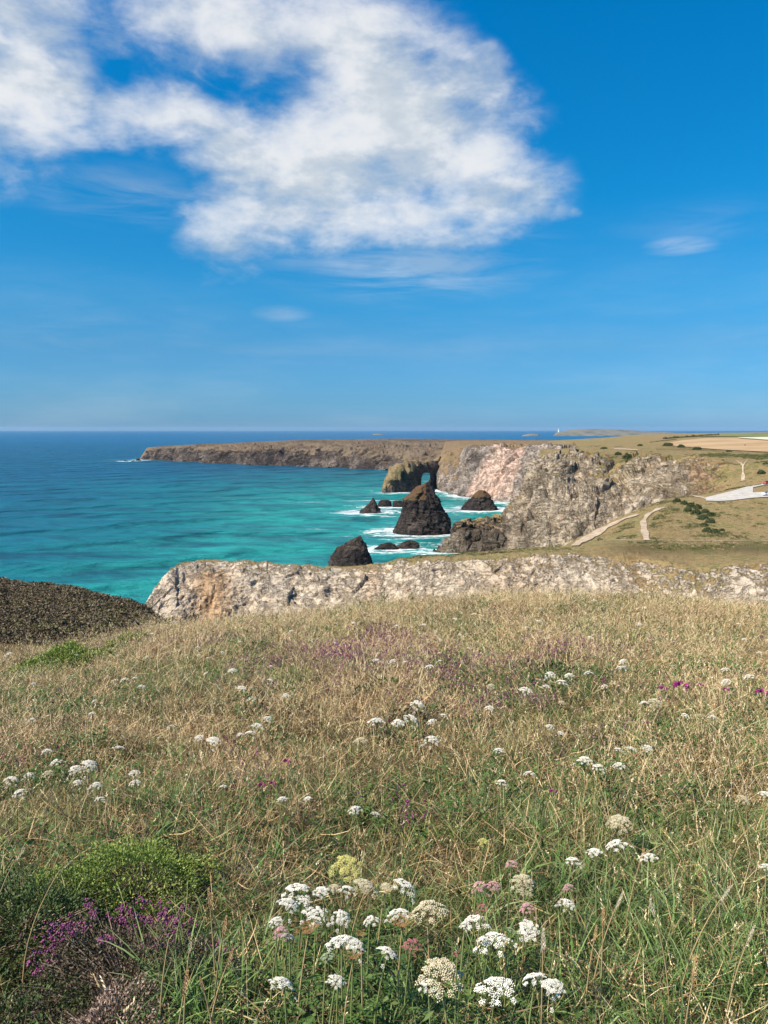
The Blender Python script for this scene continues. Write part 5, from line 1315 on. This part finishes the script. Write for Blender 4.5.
def car(px, py, paint, label, which=0, rz=0.0):
    p = hit(px, py, which); e = empty('parked_car', (p.x, p.y, (top_z(p.x, p.y, which) or p.z) + .15), rz); tag(e, label, 'car')
    mp = plain('car_paint', paint, 0.25, 0.6)
    prism([(-2.08, .35), (-2.1, .75), (-1.98, .93), (-.95, 1.0), (1.25, 1.0), (2.0, .95), (2.1, .7), (2.08, .35), (1.75, .22), (-1.75, .22)], .86, 1, mp, 'body', e)
    prism([(-1.15, .96), (-.45, 1.44), (1.05, 1.46), (1.85, .97)], .80, .80, mp, 'roof', e)
    for s in (-1, 1):
        for (a, b_, c, d) in [(-.98, -.42, .22, .22), (.30, .30, .95, 1.45)]:
            V = [(a, s * .80, 1.0), (b_, s * .672, 1.38), (c, s * .672, 1.40), (d, s * .80, 1.0)]
            V2 = [(x, y + s * .012, z) for x, y, z in V]
            mesh_np('side_window', V + V2, np.array([[0, 1, 2, 3], [4, 5, 6, 7], [0, 1, 5, 4], [1, 2, 6, 5], [2, 3, 7, 6], [3, 0, 4, 7]]), m_glass, e, False)
    mesh_np('windscreen', [(-1.165, -.66, 1.0), (-.49, -.56, 1.43), (-.49, .56, 1.43), (-1.165, .66, 1.0), (-1.19, -.66, 1.01), (-.51, -.56, 1.45), (-.51, .56, 1.45), (-1.19, .66, 1.01)], np.array([[0, 1, 2, 3], [4, 5, 6, 7], [0, 1, 5, 4], [1, 2, 6, 5], [2, 3, 7, 6], [3, 0, 4, 7]]), m_glass, e, False)
    for x in (-1.3, 1.3):
        for s in (-1, 1):
            wl = disc(.33, .11, m_tyre, 'wheel', e, (x, s * .80, .33)); disc(.20, .118, m_rim, 'rim', wl, (0, 0, 0))
    for s in (-1, 1): disc(.10, .04, m_lamp, 'headlight', e, (-2.06, s * .6, .68)).rotation_euler = (0, 0, math.pi / 2)
car(768.5, 496.0, (0.62, 0.63, 0.64), 'silver white car parked side on at the edge of the pale car park', rz=.1)
car(768.0, 484.8, (0.40, 0.05, 0.04), 'red car on the upper track against the dark bank', rz=.35)
# ---- lighthouse
def lighthouse():
    q = at(558.6, 432.0, 7780); e = empty('lighthouse', (q.x, q.y, q.z - 4)); tag(e, 'tiny white lighthouse at the seaward end of the distant promontory', 'lighthouse')
    mw = plain('white_paint', (0.8, 0.8, 0.78)); n = 24; th = np.linspace(0, 2 * np.pi, n, endpoint=False)
    def lathe(name, prof, m, par): return mesh_np(name, np.concatenate([np.stack([r * np.cos(th), r * np.sin(th), np.full(n, z)], -1) for r, z in prof]), grid_faces(len(prof), n, wrap=True), m, par)
    t = lathe('tower', [(7, 0), (6, 4), (4.8, 22), (4.6, 30), (5.6, 31), (5.6, 32), (4, 32.2)], mw, e)
    lathe('gallery', [(5.7, 31.9), (6, 32), (6, 33.2), (5.7, 33.2)], mw, t)
    l = lathe('lantern', [(3, 32.2), (3, 36)], m_glass, e); lathe('lantern_roof', [(3.5, 36), (3.0, 37), (0.5, 39), (0.02, 40)], mw, e)
lighthouse()
# ---- tufts and scrub on the open slopes
m_tufta = leaf_mat('slope_grass', [(0.0, (0.17, 0.13, 0.055)), (0.5, (0.30, 0.225, 0.105)), (1.0, (0.42, 0.33, 0.17))], trans=0.0, instvar=.6)
m_tuftb = leaf_mat('slope_scrub', [(0.0, (0.055, 0.055, 0.018)), (0.6, (0.115, 0.12, 0.036)), (1.0, (0.20, 0.18, 0.065))], trans=0.0, instvar=.6)
m_tuftc = leaf_mat('heath_scrub', [(0.0, (0.065, 0.042, 0.024)), (0.35, (0.105, 0.072, 0.04)), (0.6, (0.15, 0.105, 0.058)), (0.8, (0.11, 0.115, 0.04)), (1.0, (0.20, 0.15, 0.09))], trans=0.0, instvar=.8)
def clump_coll(name, m, seeds, n=70):
    c = proto_collection(name)
    for s in seeds:
        r = np.random.default_rng(s); V, Q, rr = clump_np(n, 1, 1, .65, .20, r); c.objects.link(mesh_np(name, V, Q, m, None, False, False, {'rnd': rr, 'along': rr * 0}))
    return c
CA = clump_coll('slope_tuft', m_tufta, (1, 2, 3)); CB = clump_coll('scrub_tuft', m_tuftb, (4, 5, 6)); CC = clump_coll('heath_tuft', m_tuftc, (7, 8, 9))
def on_grid(name, G, rows, cols, n, coll, s0, s1, seed, label, dens=None):
    r = np.random.default_rng(seed); i = r.integers(rows[0], rows[1] - 1, n * 3); j = r.integers(cols[0], cols[1] - 1, n * 3)
    a = r.random(n * 3)[:, None]; b_ = r.random(n * 3)[:, None]
    P = (G[i, j] * (1 - a) + G[i + 1, j] * a) * (1 - b_) + (G[i, j + 1] * (1 - a) + G[i + 1, j + 1] * a) * b_
    ok = np.ones(len(P), bool)
    if dens is not None: ok &= r.random(len(P)) < dens(P)
    P = P[ok][:n]; nn = len(P); s = r.uniform(s0, s1, nn) * r.uniform(.6, 1.3, nn)
    return scatter(name, P - [0, 0, .05], np.stack([r.normal(0, .2, nn), r.normal(0, .2, nn), r.uniform(0, 6.28, nn)], -1), np.stack([s, s, s * r.uniform(.5, 1, nn)], -1), r.integers(0, 99, nn), coll, label)
on_grid('heath_scrub', GH, (60, 168), (160, 419), 20000, CC, .18, .62, 1, 'brown heather covering the dark hillside')
on_grid('gorse_clumps', GH, (70, 166), (120, 419), 2600, CB, .25, .55, 9, 'greener tufts among the brown heather of the hillside', lambda P: np.clip(fbm(P / 9, 3, seed=48) * 3, 0, 1))
def slope_ok(P):
    n_ = fbm(P / 14, 4, seed=8); y = pyof(P); px = 384 + F * P[:, 0] / P[:, 1]
    c1 = np.interp(y, [508, 515, 523, 532, 541], [661, 650, 643.5, 644.5, 647]); c2 = np.interp(y, [515, 521, 528, 535, 541, 546], [637, 622, 605, 592, 584, 575])
    clear = ~((px > 700) & (y > 483) & (y < 502)) & ~((np.abs(px - c1) < 8) & (y > 506) & (y < 542)) & ~((np.abs(px - c2) < 13) & (y > 513) & (y < 548)); return np.clip(0.45 + n_ * 2.0, 0, 1) * clear
r4a, r4b = 30 + 110 + 8, 30 + 110 + 14 + 60 + 8
on_grid('slope_grass', GR, (r4a, r4b), (40, 900), 15000, CA, .25, .6, 2, 'tussocky straw grass on the green spur', lambda P: slope_ok(P) * ((pyof(P) < 500) | (pyof(P) > 503) | (P[:, 0] < 50)))
on_grid('slope_scrub', GR, (r4a, r4b), (300, 900), 15000, CB, .25, .8, 3, 'dark low scrub on the green spur', lambda P: np.clip(fbm(P / 9, 4, seed=18) * 3 + .22 + .9 * bump1(pyof(P), 549, 5), 0, 1) * slope_ok(P))
c3 = 40 + 150
on_grid('plateau_scrub', GCV, (c3, c3 + 26 + 30), (260, 960), 5000, CB, .5, 1.5, 4, 'scrub on the slopes above the cove', lambda P: np.clip(fbm(P / 30, 4, seed=28) * 3 - .1, 0, 1) * (pyof(P) > 451))

# ------------------------------------------------------------------ the air
def haze():
    L = 34000.0; z0, z1 = -12.0, 135.0
    V = [(x, y, z) for z in (z0, z1) for x, y in ((-L, -L), (L, -L), (L, L), (-L, L))]
    o = mesh_np('haze', V, np.array([[3, 2, 1, 0], [4, 5, 6, 7], [0, 1, 5, 4], [1, 2, 6, 5], [2, 3, 7, 6], [3, 0, 4, 7]]), None, smooth=False)
    m = bpy.data.materials.new('air'); m.use_nodes = True; m.node_tree.nodes.clear(); k = NT(m.node_tree)
    v = k.new('ShaderNodeVolumePrincipled'); v.inputs['Color'].default_value = (0.50, 0.74, 1.0, 1); v.inputs['Density'].default_value = 1.9e-5; v.inputs['Anisotropy'].default_value = 0.1
    out = k.new('ShaderNodeOutputMaterial'); k.l.new(v.outputs[0], out.inputs['Volume']); o.data.materials.append(m)
    tag(o, kind='stuff')
haze()
